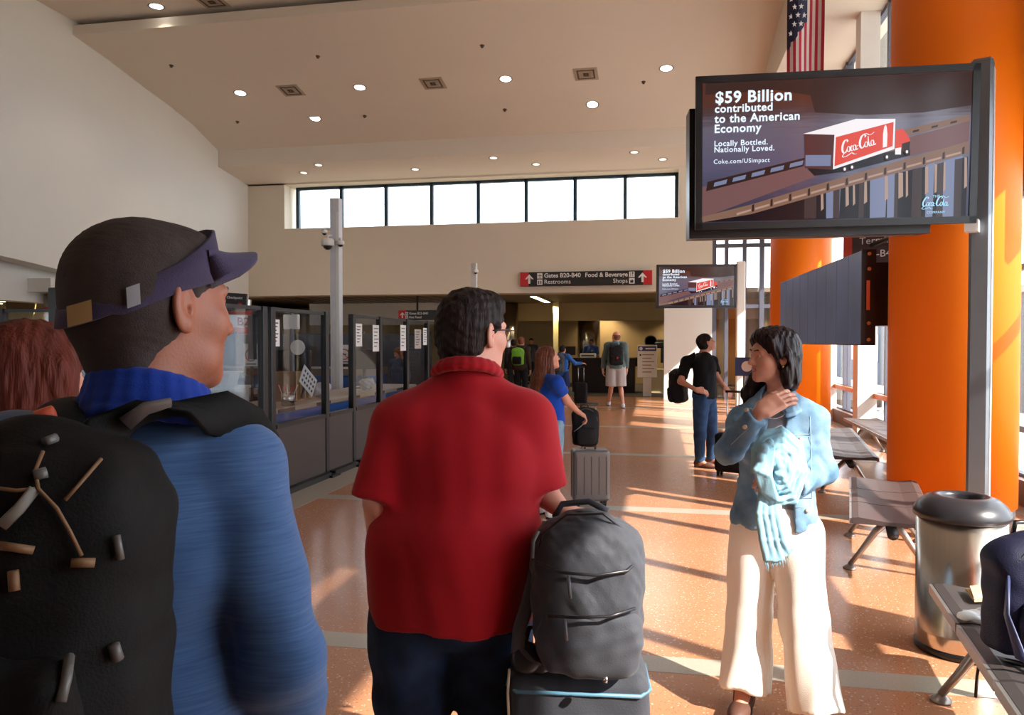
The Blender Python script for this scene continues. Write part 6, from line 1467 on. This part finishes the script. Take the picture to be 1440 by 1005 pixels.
ribbon('shoulder_strap', [(772, 735, 2.30), (760, 765, 2.26), (752, 810, 2.22), (742, 850, 2.20), (730, 885, 2.19), (728, 915, 2.19), (748, 935, 2.19), (768, 932, 2.20)], .020, BAGG)
ribbon('shoulder_strap', [(768, 750, 2.37), (772, 800, 2.35), (772, 860, 2.34), (768, 905, 2.33)], .018, BLKP)
ribbon('strap_tail', [(752, 855, 2.20), (754, 870, 2.19), (757, 880, 2.19)], .008, BLKP, .6)
c2 = at(747, 925, 2.20); t2 = thing('headphones', 'black round headphones hanging at the side of the suitcase', 'headphones', c2)
for dx, dz, dy in ((-.015, 0, 0), (.02, -.012, .03)):
    MB().lathe([(.0001, -.02), (.035, -.02), (.045, -.01), (.045, .012), (.036, .022), (.0001, .018)], 24).build('ear_cup', BLKP, t2, True, Matrix.Translation((dx, dy, dz)) @ Matrix.Rotation(1.2, 4, 'X') @ Matrix.Rotation(.4, 4, 'Y'))
MB().tube([(-.02, 0, .03), (-.012, .03, .075), (.02, .05, .075), (.03, .04, .02)], .008, 8).build('headband', BLKP, t2, True)
MB().tube([tuple(Vector(at(716, 940, 2.20)-c2)), tuple(Vector(at(714, 975, 2.20)-c2)), tuple(Vector(at(716, 1020, 2.20)-c2))], .004, 6).build('cable', mat('pale_cable', (206, 190, 160), .5), t2, True)
# navy backpack on the nearest bench
c = at(1452, 905, 2.80); c[2] = .47
t, P_, R_ = backpack(c, math.radians(-18), .34, .44, .24, 'navy backpack sitting on the nearest bench at the right edge', cloth('navy_nylon', (24, 26, 50), .3, 260, .6), seed=121, vox=.007)
MB().tube([Vector(R_@A_([-.15, -.06, .30])), Vector(R_@A_([-.19, -.10, .18])), Vector(R_@A_([-.17, -.14, .05])), Vector(R_@A_([-.10, -.16, .01]))], .018, 8, flat=((0, 0, 1), .35)).build('side_strap', mat('navy_strap', (52, 60, 96), .45), t, True)
MB().tube([tuple(Vector(at(1378, 925, 2.85)-c)), tuple(Vector(at(1374, 950, 2.85)-c)), tuple(Vector(at(1372, 980, 2.85)-c))], .006, 6).build('loose_strap', BLKP, t, True)
MB().tube([Vector(R_@A_([-.10, -.16, .01])), tuple(Vector(at(1384, 922, 2.85)-c))], .010, 6).build('strap_end', BLKP, t, True)
q = onz(1374, 838, .46); t = thing('paper_bag', 'folded kraft paper bag lying on the nearest bench', 'bag', (q[0]+.02, q[1], .462), .3)
b = MB(); b.prism([(-.09, -.07, .0), (.12, -.06, .0), (.13, .07, .0), (-.02, .08, .0)], (0, 0, .012)); b.build('folded_bag', mat('kraft', (206, 170, 128), .8), t); b = MB(); b.prism([(-.085, -.06, .012), (.10, -.05, .012), (.115, .055, .03), (-.01, .065, .02)], (0, 0, .006)); b.build('top_fold', mat('kraft2', (214, 184, 146), .8), t)
q = onz(1378, 872, .46); F = Field(); F.ell((0, 0, .012), (.075, .05, .014), None, 0).ell((.05, .01, .02), (.05, .05, .022), None, .02).ell((-.05, -.01, .012), (.04, .025, .012), None, .02)
ob = F.mesh('paper_napkin', .006, PAPER, None, waves(131, .007, .05, 5)); ob.location = (q[0], q[1], .466); setp(ob, 'crumpled white napkin lying on the nearest bench in front of kraft bag', 'napkin')
# black backpack worn by the visor man
p = VP; c = at(52, 985, .86); toph = at(78, 588, .86)[2]; bh = .54; c[2] = toph-bh
R = rotm(math.radians(-14)); t = thing('backpack', 'black hiking backpack with tan cords and buckles on the visor man', 'backpack', c)
P = lambda x, y, z: c+R@A_([x, y, z])
BB = cloth('black_pack', (13, 12, 12), .12, 300, .75)
F = Field(); F.box(P(0, .02, bh*.45), (.128, .10, bh*.45), R, .07, 0).ell(P(0, .01, bh*.80), (.120, .11, bh*.20), R, .06).ell(P(0, -.05, bh*.40), (.12, .09, bh*.36), R, .05); F.mesh('bag_body', .007, BB, t, waves(141, .006, .11, 6), loc=c)
F = Field(); F.box(P(0, -.12, bh*.33), (.10, .035, bh*.26), R, .03, 0).ell(P(0, -.13, bh*.34), (.095, .045, bh*.25), R, .03); F.mesh('front_pocket', .007, BB, t, waves(142, .004, .08, 5), loc=c)
CRD = mat('cord_tan', (120, 88, 58), .6); BUK = mat('buckle_grey', (96, 94, 92), .35)
def pr(name, pts, r, m, fl=None): MB().tube([Lp(q) for q in pts], r, 8, flat=fl).build(name, m, t, True)
def Lp(q):
    # a point of the bag's front, from a pixel; the bag's own surface gives the depth
    v, n = hit(body_, q[0], q[1], .006)
    v2, n2 = hit(pock_, q[0], q[1], .006)
    if v2 is not None and (v is None or (v2-Vector(CAM)).length < (v-Vector(CAM)).length): v = v2
    if v is None: v = Vector(at(q[0], q[1], .74))
    return v-Vector(c)
body_ = [q for q in t.children if q.name.startswith('bag_body')][0]; pock_ = [q for q in t.children if q.name.startswith('front_pocket')][0]
pr('cord', [(60, 640), (50, 665), (55, 690), (80, 715), (98, 745), (115, 780)], .002, CRD); pr('cord', [(140, 650), (115, 680), (92, 705)], .002, CRD); pr('cord', [(0, 688), (25, 692), (50, 690)], .002, CRD)
pr('webbing', [(50, 690), (30, 715), (5, 740)], .006, mat('webbing_grey', (120, 114, 106), .6), ((0, 0, 1), .35))
for pts, r, m in (([(62, 628), (78, 622)], .005, BUK), ([(48, 672), (66, 668)], .006, BUK), ([(2, 766), (48, 772)], .0045, CRD), ([(100, 790), (132, 790)], .005, CRD), ([(20, 800), (22, 830)], .005, CRD), ([(160, 752), (166, 785)], .004, BUK), ([(155, 905), (162, 925)], .006, BUK), ([(92, 930), (80, 985)], .005, BUK)):
    pr('buckle', [pts[0], ((pts[0][0]+pts[1][0])/2, (pts[0][1]+pts[1][1])/2), pts[1]], r, m)
for nm, pts, w_ in (('shoulder_strap', [(120, 660, .92), (145, 615, .95), (190, 584, .99), (250, 575, 1.02), (305, 580, 1.08), (345, 597, 1.16), (372, 630, 1.26), (380, 720, 1.32)], .034), ('shoulder_strap', [(70, 640, .93), (78, 600, .99), (88, 578, 1.05), (100, 566, 1.12), (90, 580, 1.22)], .030)):
    MB().tube([Vector(at(*q)-c) for q in pts], w_, 12, flat=(tuple(unit(RT*.35+FW*.9)), .3)).build(nm, BB, t, True)
MB().tube([Vector(at(176, 596, .955)-c), Vector(at(205, 574, .965)-c), Vector(at(240, 566, .98)-c)], .018, 8, flat=(tuple(unit(RT*.35+FW*.9)), .3)).build('strap_pad', mat('pad_grey', (92, 84, 80), .7), t, True)
MB().tube([Vector(at(52, 588, .955)-c), Vector(at(76, 580, .96)-c)], .010, 8).build('orange_tag', mat('tag_orange', (206, 88, 56), .6), t, True)
